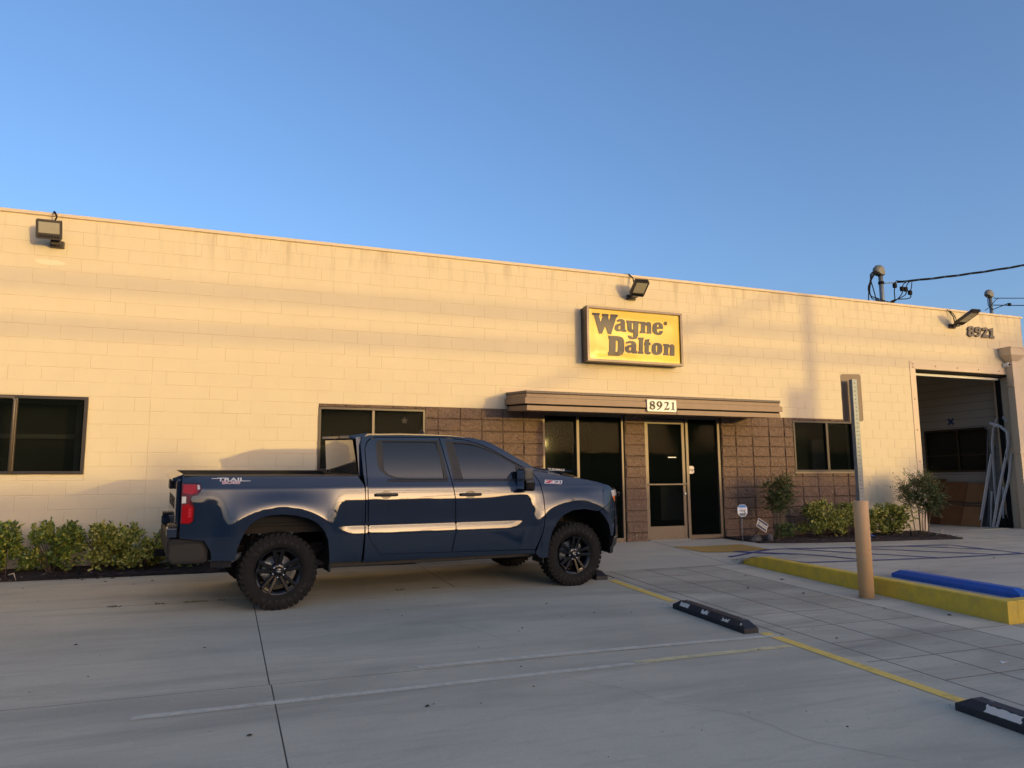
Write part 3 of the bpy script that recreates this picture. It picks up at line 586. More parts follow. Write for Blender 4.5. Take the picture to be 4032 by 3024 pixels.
# ------------------------------------------------------------------ canopy
can = thing('entrance_canopy', 'brown ribbed metal canopy projecting over the glass entrance', 'canopy')
def cbox(x0, x1, yf, z0, z1, m, nm, drop=.07):
    vs = []
    for y, dz in ((yf, 0), (.0, drop)):
        for (x, z) in ((x0, z0), (x1, z0), (x1, z1), (x0, z1)): vs.append((x, y, z+dz))
    return MB().add(vs, [(0, 1, 2, 3), (7, 6, 5, 4), (0, 4, 5, 1), (3, 2, 6, 7), (0, 3, 7, 4), (1, 5, 6, 2)]).build(nm, m, can)
cbox(7.72, 12.96, -.942, 2.572, 2.612, M_CANOPYT, 'cap_flashing')
cbox(7.73, 12.95, -.930, 2.491, 2.570, M_CANOPY, 'fascia_panel')
cbox(7.69, 12.985, -.962, 2.392, 2.491, M_CANOPY, 'fascia_panel')
cbox(7.74, 12.94, -.925, 2.362, 2.392, M_DARK, 'fascia_groove')
cbox(7.73, 12.95, -.938, 2.282, 2.363, M_CANOPY, 'fascia_panel')
cbox(7.71, 12.97, -.946, 2.4895, 2.503, M_CANOPYT, 'fascia_shadow_line')  # darker strip drawn in for the shadow line above the middle rib
cbox(7.725, 12.955, -.944, 2.563, 2.573, M_DARK, 'fascia_shadow_line')  # black strip drawn in for the shadow line below the cap flashing
MB().box(10.63, 10.636, -.945, -.937, 2.283, 2.36).build('seam', M_DARK, can)
fl = [(7.60, 2.74), (12.2, 2.73), (12.2, 2.70), (7.62, 2.70)]
MB().prism([(7.62, 2.69), (12.0, 2.69), (12.0, 2.755), (7.62, 2.765)], [], lambda p: (p[0], -.008, p[1]), lambda p: (p[0], .0, p[1])).build('wall_flashing', M_TRIM, can)
# address plate on the canopy
pl = thing('address_plate', 'white plate with dark numerals 8921 on the canopy front', 'address sign')
rr = lambda x0, x1, z0, z1, r_, n=4: [(cx+r_*math.cos(R(a0+90*i/n)), cz+r_*math.sin(R(a0+90*i/n))) for cx, cz, a0 in ((x1-r_, z1-r_, 0), (x0+r_, z1-r_, 90), (x0+r_, z0+r_, 180), (x1-r_, z0+r_, 270)) for i in range(n+1)]
MB().prism(rr(9.998, 10.598, 2.323, 2.534, .02), [], lambda p: (p[0], -.985, p[1]), lambda p: (p[0], -.964, p[1])).build('plate', mat('plate_white', (.82, .80, .70), .4), pl)
for ch, a, hs in PLATE_GLYPHS: MB().prism(a, hs, lambda p: (p[0], -.992, p[1]), lambda p: (p[0], -.9852, p[1])).build('numeral', mat('numeral_brown', (.05, .03, .02), .5), pl)

# ------------------------------------------------------------------ wall sign
sg = thing('wall_sign', 'yellow rectangular box sign with dark slab lettering mounted high above the entrance', 'sign')
sx0, sx1, sz0, sz1 = 9.215, 11.275, 3.292, 4.328
MB().box(sx0+.01, sx1-.01, -.13, .0, sz0+.01, sz1-.01, .003).build('back_box', M_LAMP, sg)
fm = MB(); fb = .045
fm.box(sx0, sx1, -.275, -.13, sz1-fb, sz1, .004).box(sx0, sx1, -.275, -.13, sz0, sz0+fb, .004).box(sx0, sx0+fb, -.2735, -.1315, sz0+fb, sz1-fb).box(sx1-fb, sx1, -.2735, -.1315, sz0+fb, sz1-fb)
fm.build('frame', mat('sign_frame', (.13, .10, .085), .35, metal=.4, noise=(10, .5, (.09, .07, .06))), sg)
# pan face: bulged acrylic with dents
M_SIGN = mat('sign_yellow', (.90, .57, .02), .28, spec=.4, coat=.15)
nx, nz = 60, 32; vs = []; rs = random.Random(11)
wv = [(rs.uniform(1, 6), rs.uniform(1, 6), rs.uniform(0, 6), rs.uniform(.0003, .0010)) for _ in range(7)]
def facey(u, v):
    e = min(u, 1-u)*(sx1-sx0-2*fb); f_ = min(v, 1-v)*(sz1-sz0-2*fb)
    d = .012*_sm(min(e/.17, 1))*_sm(min(f_/.17, 1))
    d += sum(A*math.sin(a*u*3+b*v*3+c_) for a, b, c_, A in wv)*_sm(min(e, f_)/.1)
    return -.238-d
for j in range(nz+1):
    for i in range(nx+1): u, v = i/nx, j/nz; vs.append((sx0+fb+u*(sx1-sx0-2*fb), facey(u, v), sz0+fb+v*(sz1-sz0-2*fb)))
fc = MB().add(vs, [(j*(nx+1)+i, j*(nx+1)+i+1, (j+1)*(nx+1)+i+1, (j+1)*(nx+1)+i) for j in range(nz) for i in range(nx)], True)
link('face', fc.raw('face'), M_SIGN, sg)
M_INK = mat('sign_ink', (.050, .034, .022), .35, spec=.3, coat=.08)
for ch, a, hs in SIGN_GLYPHS:
    MB().prism(a, hs, lambda p: (p[0], facey((p[0]-sx0-fb)/(sx1-sx0-2*fb), (p[1]-sz0-fb)/(sz1-sz0-2*fb))-.010, p[1]), lambda p: (p[0], -.235, p[1])).build('letter', M_INK, sg)
hn = thing('wall_numerals', 'raised brown numerals 8921 high on the wall above the open door', 'house number')
for ch, a, hs in WALL_DIGITS: MB().prism(a, hs, lambda p: (p[0], -.045, p[1]), lambda p: (p[0], -.002, p[1])).build('numeral', mat('numeral_wall', (.14, .11, .085), .6), hn)
# four old fixing holes
# ------------------------------------------------------------------ flood lights
def flood(x, z, head, label, group='flood lights along the parapet', long=False):
    t = thing('flood_light', label, 'flood light', group, (x, 0, z))
    MB().box(-.09, .09, -.06, -.0, -.05, .05, .01).tube([(0, -.05, 0), (0, -.15, .0)], .035, 8).build('wall_bracket', M_LAMP, t)
    MB().box(-.06, .06, -.20, -.10, -.03, .05, .01).build('knuckle', M_LAMP, t)
    yaw, tilt, w, h, d, cx, cy, cz = head
    Mx = Matrix.Translation((cx, cy, cz)) @ Matrix.Rotation(R(yaw), 4, 'Z') @ Matrix.Rotation(R(tilt), 4, 'X')
    hb = MB()
    n_ = 10
    if not long:
        out = [(-w/2, -h/2+.02), (-w/2+.02, -h/2), (w/2-.02, -h/2), (w/2, -h/2+.02), (w/2, h/2-.01), (w/2-.01, h/2), (-w/2+.01, h/2), (-w/2, h/2-.01)]
    else:
        out = [(-w/2+.02, -h/2), (w/2-.02, -h/2), (w/2, -h/2+.05), (w/2, h/2-.10), (w/2-.05, h/2), (-w/2+.05, h/2), (-w/2, h/2-.10), (-w/2, -h/2+.05)]
    hb.prism(out, [], lambda p: (p[0], -d/2, p[1]), lambda p: (p[0]*.94, d/2-.01, p[1]*.95))
    hd = hb.build('lamp_head', M_LAMP, t); hd.matrix_local = Mx
    fb_ = MB()
    for i in range(13):
        xx = -w/2+.02+(w-.04)*i/12; fb_.box(xx-.003, xx+.003, -d/2+.012, d/2+.01, h/2-.012, h/2+.012); fb_.box(xx-.003, xx+.003, d/2-.012, d/2+.018, -h/2+.02, h/2)
    fb_.build('cooling_fins', M_LAMP, hd)
    if not long:
        MB().box(-w/2+.035, w/2-.035, -d/2-.004, -d/2+.004, -h/2+.085, h/2-.03, .003).build('lens', M_LENS, hd)
        gr = MB()
        for i in range(14): xx = -w/2+.04+(w-.08)*i/13; gr.box(xx-.004, xx+.004, -d/2-.006, -d/2+.002, -h/2+.02, -h/2+.06)
        gr.build('grille', M_DARK, hd)
    else:
        for k in range(3): z0_ = -h/2+.14+k*.115; MB().box(-w/2+.03, w/2-.03, -d/2-.004, -d/2+.004, z0_, z0_+.10, .003).build('lens', M_LENS, hd)
        gr = MB()
        for i in range(6): xx = -w/2+.03+(w-.06)*i/5; gr.box(xx-.004, xx+.004, -d/2-.006, -d/2+.002, -h/2+.02, -h/2+.11)
        gr.build('grille', M_DARK, hd)
    return t
f1 = flood(.70, 4.60, (0, 16, .33, .27, .07, -.06, -.29, .13), 'black framed flood light facing forward at the left end of the wall')
f2 = flood(10.30, 4.62, (-2, 50, .30, .34, .07, .02, -.30, .12), 'flood light tilted down above the yellow sign')
f3 = flood(18.93, 4.66, (-4, 68, .26, .55, .055, .0, -.42, .13), 'long slim flood light next to the raised wall numerals', long=True)
def whip(t, pts, r=.013):
    MB().tube(pts, r, 6).build('cable', M_DARK, t)
whip(f1, [(-.02, -.20, .30), (.0, -.20, .36), (-.03, -.17, .43), (-.06, -.08, .475), (-.10, .05, .475), (-.12, .12, .44)])
whip(f2, [(-.02, -.16, .12), (.02, -.12, .28), (.02, -.08, .38), (-.03, -.03, .455), (-.12, .05, .47), (-.16, .12, .43)])
whip(f3, [(-.02, -.12, .02), (-.02, -.10, .2), (-.06, -.06, .32), (-.13, -.02, .40), (-.22, .04, .425), (-.27, .12, .38)])
whip(f3, [(.02, -.12, .02), (.05, -.10, .18), (.03, -.06, .30), (-.05, -.02, .40), (-.20, .05, .435), (-.26, .13, .38)], .010)

# ------------------------------------------------------------------ downspout, camera, masts
dsp = thing('downspout', 'cream painted box downspout with a flared head at the right corner of the wall', 'downspout')
hp = [(20.47, 20.93, -.30, 4.05, 4.20), ]
v = [(20.46, -.30, 4.04), (20.98, -.30, 4.04), (20.98, -.01, 4.04), (20.46, -.01, 4.04), (20.44, -.32, 4.20), (21.0, -.32, 4.20), (21.0, -.01, 4.20), (20.44, -.01, 4.20), (20.62, -.20, 3.90), (20.84, -.20, 3.90), (20.84, -.01, 3.90), (20.62, -.01, 3.90)]
MB().add(v, [(0, 1, 5, 4), (1, 2, 6, 5), (2, 3, 7, 6), (3, 0, 4, 7), (4, 5, 6, 7), (8, 9, 1, 0), (9, 10, 2, 1), (10, 11, 3, 2), (11, 8, 0, 3), (8, 11, 10, 9)]).build('leader_head', M_TRIM, dsp)
MB().box(20.425, 21.015, -.335, -.004, 4.20, 4.225, .004).build('rim', M_TRIM, dsp)
MB().box(20.635, 20.825, -.19, -.02, -.15, 3.905, .004).build('pipe', M_TRIM, dsp)
for z_ in (3.3, 1.7, .4): MB().box(20.60, 20.86, -.2, -.013, z_, z_+.03).build('strap', M_TRIM, dsp)
cm = thing('security_camera', 'small white bullet security camera beside the downspout', 'camera')
MB().lathe([(-.02, 0), (-.02, .055), (0, .06)], (20.62, 0, 3.80), 'Y', 16).build('base', M_WHITE, cm)
MB().lathe([(-.14, 0), (-.14, .045), (-.12, .055), (-.02, .055)], (20.60, 0, 3.82), 'Y', 16).build('body', M_WHITE, cm)
MB().lathe([(-.143, 0), (-.143, .03), (-.139, .032)], (20.60, 0, 3.82), 'Y', 16).build('lens', M_DARK, cm)

def mast(x, y, z0, z1, label, s=1.):
    t = thing('service_mast', label, 'service mast', 'service masts on the roof', (x, y, z0))
    h = z1-z0
    MB().tube([(0, 0, 0), (0, 0, h)], .052*s, 12).build('pipe', M_GALV, t)
    MB().lathe([(-.04, 0), (-.04, .060*s), (.03, .062*s), (.035, .0)], (0, 0, h), 'Z', 12).build('collar', M_LAMP, t)
    # hooded cap leaning to the left
    prof = [(-.21, .06), (-.19, .15), (-.12, .215), (-.03, .235), (.05, .20), (.085, .11), (.085, -.01), (-.03, -.02), (-.12, .0)]
    mbh = MB(); n_ = 8
    rings = []
    for k in range(n_+1):
        a = -1+2*k/n_; w = math.sqrt(max(0, 1-a*a*.75)); rings.append([(p[0]*(.3+.7*w)*s, a*.09*s, h+p[1]*(.45+.55*w)*s) for p in prof])
    m_ = len(prof); vs = [q for rg in rings for q in rg]
    fs = [(k*m_+i, k*m_+(i+1) % m_, (k+1)*m_+(i+1) % m_, (k+1)*m_+i) for k in range(n_) for i in range(m_)]
    mbh.add(vs, fs, False); mbh.add(rings[0], [list(range(m_))]); mbh.add(rings[-1], [list(range(m_))[::-1]])
    mbh.build('weather_head', mat('weather_head_grey', (.16, .16, .14), .5), t)
    return t, h
m1, h1 = mast(17.39, .5, 4.6, 5.90, 'grey conduit mast with looping black wires on the roof left of the corner')
hd0 = Vector((-.10, 0, h1+.10))
for i, (bx, bz, cx_, cz_) in enumerate([(-.36, .85, .30, 1.06), (-.33, .78, .47, 1.0), (-.37, .62, .56, 1.0), (-.22, .70, .66, .93)]):
    pts = [hd0+Vector((.02*i, -.04, 0)), Vector((-.20-.03*i, -.06, h1-.05)), Vector((bx, -.06, bz+.1)), Vector((bx+.04, -.06, bz-.10)), Vector((bx*.55, -.07, .70-.03*i)), Vector((-.02, -.08, .60-.02*i+(.05 if i == 0 else 0))), Vector((.22, -.07, .64+.02*i)), Vector((cx_-.04, -.05, cz_-.14)), Vector((cx_, -.04, cz_))]
    pts = [Vector((p.x*1.32, p.y, p.z)) if 0 < k_ < 99 else p for k_, p in enumerate(pts)]
    P = []
    for a, b, c_, d_ in zip([pts[0]]+pts[:-2], pts[:-1], pts[1:], pts[2:]+[pts[-1]]):
        for k in range(4):
            u = k/4; P.append(.5*((2*b)+(-a+c_)*u+(2*a-5*b+4*c_-d_)*u*u+(-a+3*b-3*c_+d_)*u**3))
    P.append(pts[-1])
    MB().tube(P, .012, 6).build('wire_loop', M_DARK, m1)
    cx_ *= 1.32; MB().box(cx_-.045, cx_+.045, -.06, -.0, cz_-.05, cz_+.06, .012).build('splice', M_DARK, m1)
    MB().tube([(cx_, -.03, cz_+.03), (cx_+.06, -.03, cz_+.13), (.72+.08*i, -.03, 1.20)], .011, 6).build('wire_tail', M_DARK, m1)
MB().lathe([(-.03, .054), (-.03, .066), (.03, .066), (.03, .054)], (0, 0, 1.10), 'Z', 12).build('clamp', M_DARK, m1)
MB().tube([(.05, 0, 1.10), (.22, 0, 1.12), (.5, 0, 1.16)], .012, 6).build('dead_end_grip', M_GALV, m1)
drop = thing('service_cable', 'twisted black service cable running from the larger roof mast out to the right', 'cable')
A0 = Vector((17.9, .5, 5.77)); B0 = Vector((28.0, -2.5, 8.25))
base = catenary(A0, B0, .35, 60)
for k in range(3):
    P = []
    for i, p in enumerate(base):
        a = i*.55+k*2.09; P.append(p+Vector((0, math.cos(a)*.018, math.sin(a)*.018)))
    MB().tube(P, .012, 5).build('strand', M_DARK, drop)
m2, h2 = mast(24.6, 3.0, 4.0, 6.58, 'smaller distant service mast near the right corner of the roof', .95)
MB().tube([(-.1, -.05, h2+.08), (-.2, -.06, h2-.1), (-.2, -.06, h2-.3), (-.06, -.08, h2-.42), (.3, -.06, h2-.3), (.7, -.05, h2-.16)], .012, 6).build('wire_loop', M_DARK, m2)
MB().tube([(-.35, -.05, h2-.46), (-.1, -.06, h2-.32), (.15, -.05, h2-.1), (.3, -.05, h2-.03)], .010, 6).build('wire_loop', M_DARK, m2)
c2 = thing('overhead_wire', 'pair of thin wires leading right from the smaller mast', 'cable')
MB().tube(catenary((24.75, 3, 6.55), (34, 1, 7.2), .1, 14), .012, 5).build('strand', M_DARK, c2)
MB().tube(catenary((24.7, 3, 6.33), (34, 1, 6.95), .12, 14), .014, 5).build('strand', M_DARK, c2)
for p_ in ((25.25, 2.88, 6.35), (25.85, 2.75, 6.39)): MB().box(p_[0]-.05, p_[0]+.05, p_[1]-.03, p_[1]+.03, p_[2]-.03, p_[2]+.06, .01).build('splice', M_DARK, c2)

nbd = thing('neighbouring_building', 'grey neighbouring building edge just past the right corner', 'building')
MB().box(27.6, 60, 8, 20, -.5, 5.6).build('wall', mat('neighbour_wall', (.40, .36, .31), .9, noise=(1, .4, (.35, .31, .27)), coords='World'), nbd)
MB().box(27.55, 60, 7.95, 20, 5.6, 5.72).build('coping', M_TRIM, nbd)
MB().box(21.42, 23.2, 1.5, 2.0, -.5, 3.9).build('lower_wall', M_TRIM, nbd)
# ------------------------------------------------------------------ kerb, stops, mat
kb = thing('yellow_kerb', 'long yellow painted concrete kerb dividing the walkway from the accessible stall', 'kerb')
ky = [-2.0, -2.12, -2.3, -2.5, -2.75, -3.0]+[-3.0-.3*i for i in range(1, 12)]+[-6.45, -6.60]
def kz(y):   # top height
    full = -.06+.032*(y+2.84)
    if y > -2.84: return (-.2)+( -.06+.2)*_sm((-2.0-y)/.75) if y > -2.75 else full
    return full
def kseg(ys_, nm):
    mb_ = MB(); prof = []
    for y in ys_:
        t_ = kz(y); b_ = -.057-.0032*10.83+.048*y-.06
        t_ = max(t_, b_+.065)
        prof.append([(10.83, y, b_), (10.835, y, t_-.012), (10.847, y, t_), (10.97, y, t_), (10.985, y, t_-.012), (10.985, y, b_)])
    n = 6; vs = [p for r_ in prof for p in r_]
    fs = [(i*n+k, i*n+k+1, (i+1)*n+k+1, (i+1)*n+k) for i in range(len(prof)-1) for k in range(n-1)]
    mb_.add(vs, fs); mb_.add(prof[0], [(0, 1, 2, 3, 4, 5)]); mb_.add(prof[-1], [(5, 4, 3, 2, 1, 0)])
    return mb_.build(nm, M_YKERB, kb)
kseg([y for y in ky if y > -3.29]+[-3.29], 'kerb_section'); kseg([-3.297]+[y for y in ky if y < -3.4], 'kerb_section')
kt = kz(-6.5)
MB().box(10.986, 24, -6.602, -6.45, -.55, kt, .010).build('kerb_section', M_YKERB, kb)

def stop(name, label, x, y0, y1, mm, w=.155, h=.10, hb=.045, patches=(), group='black rubber wheel stops', zoff=0., mirror=False):
    t = thing(name, label, 'wheel stop', group)
    n = 8; vs = []; L_ = abs(y1-y0)
    secs = [0, .001, .12/L_, .5, 1-.12/L_, .999, 1]; ws = [1]*7; mb_ = MB(); rings = []
    for i, s in enumerate([0, .10/L_, .5, 1-.10/L_, 1]):
        y = y0+(y1-y0)*s; g_ = H(x, y)+zoff; end = i in (0, 4)
        tt = hb if end else h; in_ = .012 if end else .035
        rings.append([(x-w/2, y, g_), (x-w/2, y, g_+hb*(.95 if end else 1)), (x-w/2+in_, y, g_+tt), (x+w/2-in_, y, g_+tt), (x+w/2, y, g_+hb*(.95 if end else 1)), (x+w/2, y, g_)])
    vs = [p for r_ in rings for p in r_]
    mb_.add(vs, [(i*6+k, i*6+k+1, (i+1)*6+k+1, (i+1)*6+k) for i in range(4) for k in range(5)])
    mb_.add(rings[0], [(0, 1, 2, 3, 4, 5)]); mb_.add(rings[-1], [(5, 4, 3, 2, 1, 0)])
    b_ = mb_.build('stop_body', mm, t)
    rp = random.Random(int(abs(y0)*100))
    for (s0, s1, k0, k1, rag) in patches:   # along, across (0=bottom of slanted near face .. 1=top of it)
        def pt(s, k, lift=.0015):
            y = y0+(y1-y0)*s; g_ = H(x, y)+zoff
            return Vector((x-w/2+.035*k-lift*.85, y, g_+hb+(h-hb)*k+lift*.55))
        N_ = 9; poly = []
        for i in range(N_): poly.append((s0+(s1-s0)*i/N_, k0+rp.random()*.1*rag))
        for i in range(4): poly.append((s1-rp.random()*.02*rag, k0+(k1-k0)*i/4))
        for i in range(N_): poly.append((s1-(s1-s0)*i/N_, k1-rp.random()*.35*rag))
        for i in range(4): poly.append((s0+rp.random()*.02*rag, k1-(k1-k0)*i/4))
        MB().prism(poly, [], lambda p: pt(p[0], p[1]), lambda p: pt(p[0], p[1], -.001)).build('reflective_patch', mat('worn_reflector', (.80, .68, .55), .7, noise=(60, .6, (.62, .55, .48))), b_)
    for s in (.12, .5, .88):
        y = y0+(y1-y0)*s; MB().lathe([(h-.004, .0), (h+.003, .012), (h-.004, .018)], (x+.02, y, H(x, y)+zoff), 'Z', 8).build('anchor_bolt', M_GALV, b_)
    return t
stop('wheel_stop', 'black rubber wheel stop on the yellow line in mid lot with torn pale patches', 7.948, -4.85, -6.08, M_RUB, .17, .105, .05, [(.10, .24, .12, .95, .5), (.42, .53, .05, .9, 1.4), (.70, .81, .05, .8, 1.3), (.93, .955, .3, .7, 1)])
stop('wheel_stop', 'black rubber wheel stop with one large pale patch cut off at the lower right', 7.955, -8.30, -9.9, M_RUB, .17, .105, .05, [(.13, .29, .08, .98, .5), (.5, .6, .1, .9, 1)])
stop('wheel_stop', 'black wheel stop against the front tyre of the pickup truck', 7.97, -2.985, -1.2, M_RUB, .17, .105, .05)
stop('wheel_stop', 'bright blue painted concrete wheel stop behind the yellow kerb', 11.36, -4.76, -6.44, M_BLUE, .19, .10, .05, group='concrete stops')

tm = thing('tactile_mat', 'yellow ribbed tactile warning mat set in the pavement outside the entrance', 'tactile mat')
mc = [Vector((10.626, -.67)), Vector((10.813, -1.30)), Vector((11.838, -1.785)), Vector((11.845, -1.0))]
def mcp(u, v): return (mc[0].lerp(mc[3], u)).lerp(mc[1].lerp(mc[2], u), v)
M_MAT = mat('mat_yellow', (.66, .40, .11), .7, noise=(12, .5, (.52, .32, .10)))
nb_ = 16; vs = []
for j in range(nb_+1):
    for i in range(nb_+1):
        p = mcp(i/nb_, j/nb_); vs.append((p.x, p.y, H(p.x, p.y)+.006))
bm_ = MB().add(vs, [(j*(nb_+1)+i, (j+1)*(nb_+1)+i, (j+1)*(nb_+1)+i+1, j*(nb_+1)+i+1) for j in range(nb_) for i in range(nb_)])
link('base_sheet', bm_.raw('base_sheet'), mat('mat_yellow_groove', (.46, .28, .08), .8), tm)
for k in range(22):
    u0 = (k+.2)/22; u1 = (k+.72)/22; rv = MB(); vs = []
    for v_ in [i/8 for i in range(9)]:
        for uu, lz in ((u0, .0065), (u0+.008, .014), (u1-.008, .014), (u1, .0065)):
            p = mcp(min(uu, 1), .02+.96*v_); vs.append((p.x, p.y, H(p.x, p.y)+lz))
    rv.add(vs, [(i*4+j, (i+1)*4+j, (i+1)*4+j+1, i*4+j+1) for i in range(8) for j in range(3)])
    link('rib', rv.raw('rib'), M_MAT, tm)

# ------------------------------------------------------------------ sign post
sp = thing('sign_post', 'parking sign seen from behind on a perforated steel post set in a tan bollard', 'sign post', None, (10.52, -5.05, H(10.52, -5.05)))
MB().lathe([(-.02, .0), (-.02, .088), (1.165, .088), (1.175, .084), (1.177, .0)], (0, 0, 0), 'Z', 32).build('bollard', M_TAN, sp)
MB().lathe([(.0, .15), (.003, .15), (.003, .085)], (0, 0, 0), 'Z', 24).build('footing_stain', M_CONCW, sp)
pb = MB(); a_ = .034
sq = MB(); base_z, top_z = 1.10, 2.70
# square post with punched holes: faces cut with octagonal openings in steps
ho = .0075; stp = .0508
def face_strip(fn):
    z = base_z
    m_ = MB()
    while z < top_z-.001:
        z2 = min(z+stp, top_z); zc = (z+z2)/2
        hole = [(ho*math.cos(R(22.5+45*k)), zc+ho*math.sin(R(22.5+45*k))) for k in range(8)]
        m_.prism([(-a_, z), (a_, z), (a_, z2), (-a_, z2)], [hole] if z2-z > .04 else [], lambda p: fn(p[0], p[1], 0), lambda p: fn(p[0], p[1], .003))
        z = z2
    return m_
allp = MB()
for fn in (lambda u, z, d: (u, -a_+d, z), lambda u, z, d: (u, a_-d, z), lambda u, z, d: (-a_+d, u, z), lambda u, z, d: (a_-d, u, z)):
    q = face_strip(fn); allp.add(q.v, q.f)
po = link('post', allp.raw('post'), M_GALV, sp); po.rotation_euler = (R(.3), 0, R(-13))
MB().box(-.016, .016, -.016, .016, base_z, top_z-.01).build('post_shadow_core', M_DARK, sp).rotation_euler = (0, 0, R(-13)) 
pn = MB().prism(rr(-.14, .14, 2.175, 2.785, .03), [], lambda p: (p[0], .040, p[1]), lambda p: (p[0], .043, p[1])).build('sign_panel', mat('sign_back', (.185, .11, .066), .5, metal=0, noise=(5, .4, (.15, .09, .055))), sp)
pn.rotation_euler = (0, 0, R(-13)); pn.location = (.045, .035, 0)
MB().lathe([(-.044, 0), (-.044, .008), (-.034, .012)], (0, 0, 2.66), 'Y', 8).build('bolt', M_GALV, sp).rotation_euler = (0, 0, R(-13))

# ------------------------------------------------------------------ planting beds
def bed(name, poly, label, lift=.0):
    xs_ = [p[0] for p in poly]; ys_ = [p[1] for p in poly]; st = .09; rb_ = random.Random(len(poly)*7); pts = [Vector(p) for p in poly]; n = len(pts)
    edges = [(i, (i+1) % n) for i in range(n)]
    x = min(xs_)+.04
    while x < max(xs_):
        y = min(ys_)+.03
        while y < max(ys_):
            q = (x+rb_.uniform(-.03, .03), y+rb_.uniform(-.03, .03))
            if inside(q, poly): pts.append(Vector(q))
            y += st
        x += st
    vo, _, fo, _, _, _ = delaunay_2d_cdt(pts, edges, [], 1, 1e-5)
    vs = []
    for i, v in enumerate(vo):
        e = 0 if i < n else 1
        vs.append((v.x, v.y, H(min(v.x, 30), min(v.y, 0))+lift+e*(.012+rb_.random()*.035)))
    mb_ = MB().add(vs, [list(f) for f in fo], True); o = link(name, mb_.raw(name), M_MULCH); tag(o, kind='structure')
    cb = MB()
    for k in range(int(520*(max(xs_)-min(xs_))/5)):
        q = (rb_.uniform(min(xs_), max(xs_)), rb_.uniform(min(ys_)-.03, max(ys_)))
        if q[1] < max(ys_) and (inside(q, poly) or inside((q[0], q[1]+.05), poly)):
            c_ = Vector((q[0], q[1], H(q[0], min(q[1], 0))+lift+.03+rb_.random()*.025)); a = rb_.uniform(0, 6.28); L_ = rb_.uniform(.012, .035); w = rb_.uniform(.005, .013)
            if not inside(q, poly): c_.z -= .025
            d = Vector((math.cos(a), math.sin(a), rb_.uniform(-.35, .35)))*L_; e = Vector((-math.sin(a), math.cos(a), rb_.uniform(-.5, .5)))*w
            cb.add([c_-d-e, c_+d-e, c_+d+e, c_-d+e], [(0, 1, 2, 3)])
    o2 = link('mulch_chips', cb.raw('mulch_chips'), M_CHIP); o2['kind'] = 'stuff'
    return o
bed('planting_bed', [(-8, -.88), (3.1, -.86), (5.9, -.84), (5.9, .0), (-8, .0)], '')
bed('planting_bed', [(12.25, -.50), (12.40, -.98), (12.97, -1.14), (13.86, -1.23), (14.6, -1.30), (15.9, -1.38), (16.85, -1.47), (17.28, -.33), (17.45, .0), (12.2, .0)], '', .004)

def leaf(mb_, c_, up, side, L_, W_):
    n = up.cross(side)
    mb_.add([c_, c_+up*L_*.45+side*W_+n*W_*.25, c_+up*L_, c_+up*L_*.45-side*W_+n*W_*.25], [(0, 1, 2), (0, 2, 3)])
def rdir(r_):
    while 1:
        v = Vector((r_.uniform(-1, 1), r_.uniform(-1, 1), r_.uniform(-1, 1)))
        if .05 < v.length < 1: return v.normalized()
def shrub(x, y, w, d, h, label, seed, lm, group, tips=(), n=1500, z=None, open_=0.):
    r_ = random.Random(seed); z = H(x, min(y, -.2))+.01 if z is None else z
    t = thing('shrub', label, 'shrub', group, (x, y, z))
    st = MB(); cl = []
    for k in range(9):
        a = r_.uniform(0, 6.28); e = Vector((math.cos(a)*w*.38, math.sin(a)*d*.38, h*r_.uniform(.55, .85)))
        m = e*.45+Vector((r_.uniform(-.04, .04), r_.uniform(-.04, .04), .05))
        st.tube([(r_.uniform(-.04, .04), r_.uniform(-.03, .03), -.02), m, e], [.010, .007, .004], 5)
        cl += [(m, .14), (e, .16)]
    st.build('stem', M_STEM, t)
    # twigs: leaves gathered along short shoots placed through a lumpy volume
    sh = [(r_.uniform(-.5, .5)*w*.78, r_.uniform(-.5, .5)*d*.7, h*r_.uniform(.2, .88), r_.uniform(.07, .19)) for _ in range(15)]
    fb_ = MB(); cnt = 0
    while cnt < n*1.7:
        b_ = r_.choice(sh); q = Vector(b_[:3])+rdir(r_)*b_[3]*(r_.random()**.4)*min(1, w/.6)
        if q.z < h*.06 or abs(q.x) > w*.52 or q.z > h*1.0: continue
        dr_ = (Vector((q.x/w, q.y/d, .55))+rdir(r_)*.6).normalized()
        for i in range(r_.randint(4, 7)):
            up = (dr_+rdir(r_)*.75).normalized(); sd = up.cross(rdir(r_)).normalized()
            leaf(fb_, q+dr_*.012*i, up, sd, r_.uniform(.036, .064), r_.uniform(.013, .022)); cnt += 1
    fo = link('foliage', fb_.raw('foliage'), lm, t)
    if tips:
        tb = MB()
        for (tx, tz, hh) in tips:
            for s_ in range(3):
                q0 = Vector((tx+r_.uniform(-.05, .05), r_.uniform(-.1, .06), tz)); dd = Vector((r_.uniform(-.15, .15), r_.uniform(-.1, .1), 1)).normalized()
                for i in range(int(hh/.012)):
                    up = (dd+rdir(r_)*.7).normalized(); sd = up.cross(rdir(r_)).normalized()
                    leaf(tb, q0+dd*.012*i, up, sd, r_.uniform(.035, .055), r_.uniform(.010, .017))
        link('new_growth', tb.raw('new_growth'), M_LEAFC, t)['kind'] = 'stuff'
    return t
G1 = 'low hedge shrubs in the bed left of the truck'
shrub(.28, -.42, .62, .5, .72, 'leafy green shrub cut off by the left edge of the picture', 1, M_LEAFA, G1, n=2000)
shrub(.98, -.45, .74, .55, .66, 'rounded green shrub with pale young shoots, second from the left', 2, M_LEAFA, G1, [(-.18, .50, .17), (-.05, .52, .17), (.02, .50, .13), (.23, .48, .16)], n=2400)
shrub(1.57, -.43, .56, .5, .62, 'shrub mottled yellow and green in the middle of the left bed', 3, M_LEAFB, G1, [(.02, .45, .10)], n=1900)
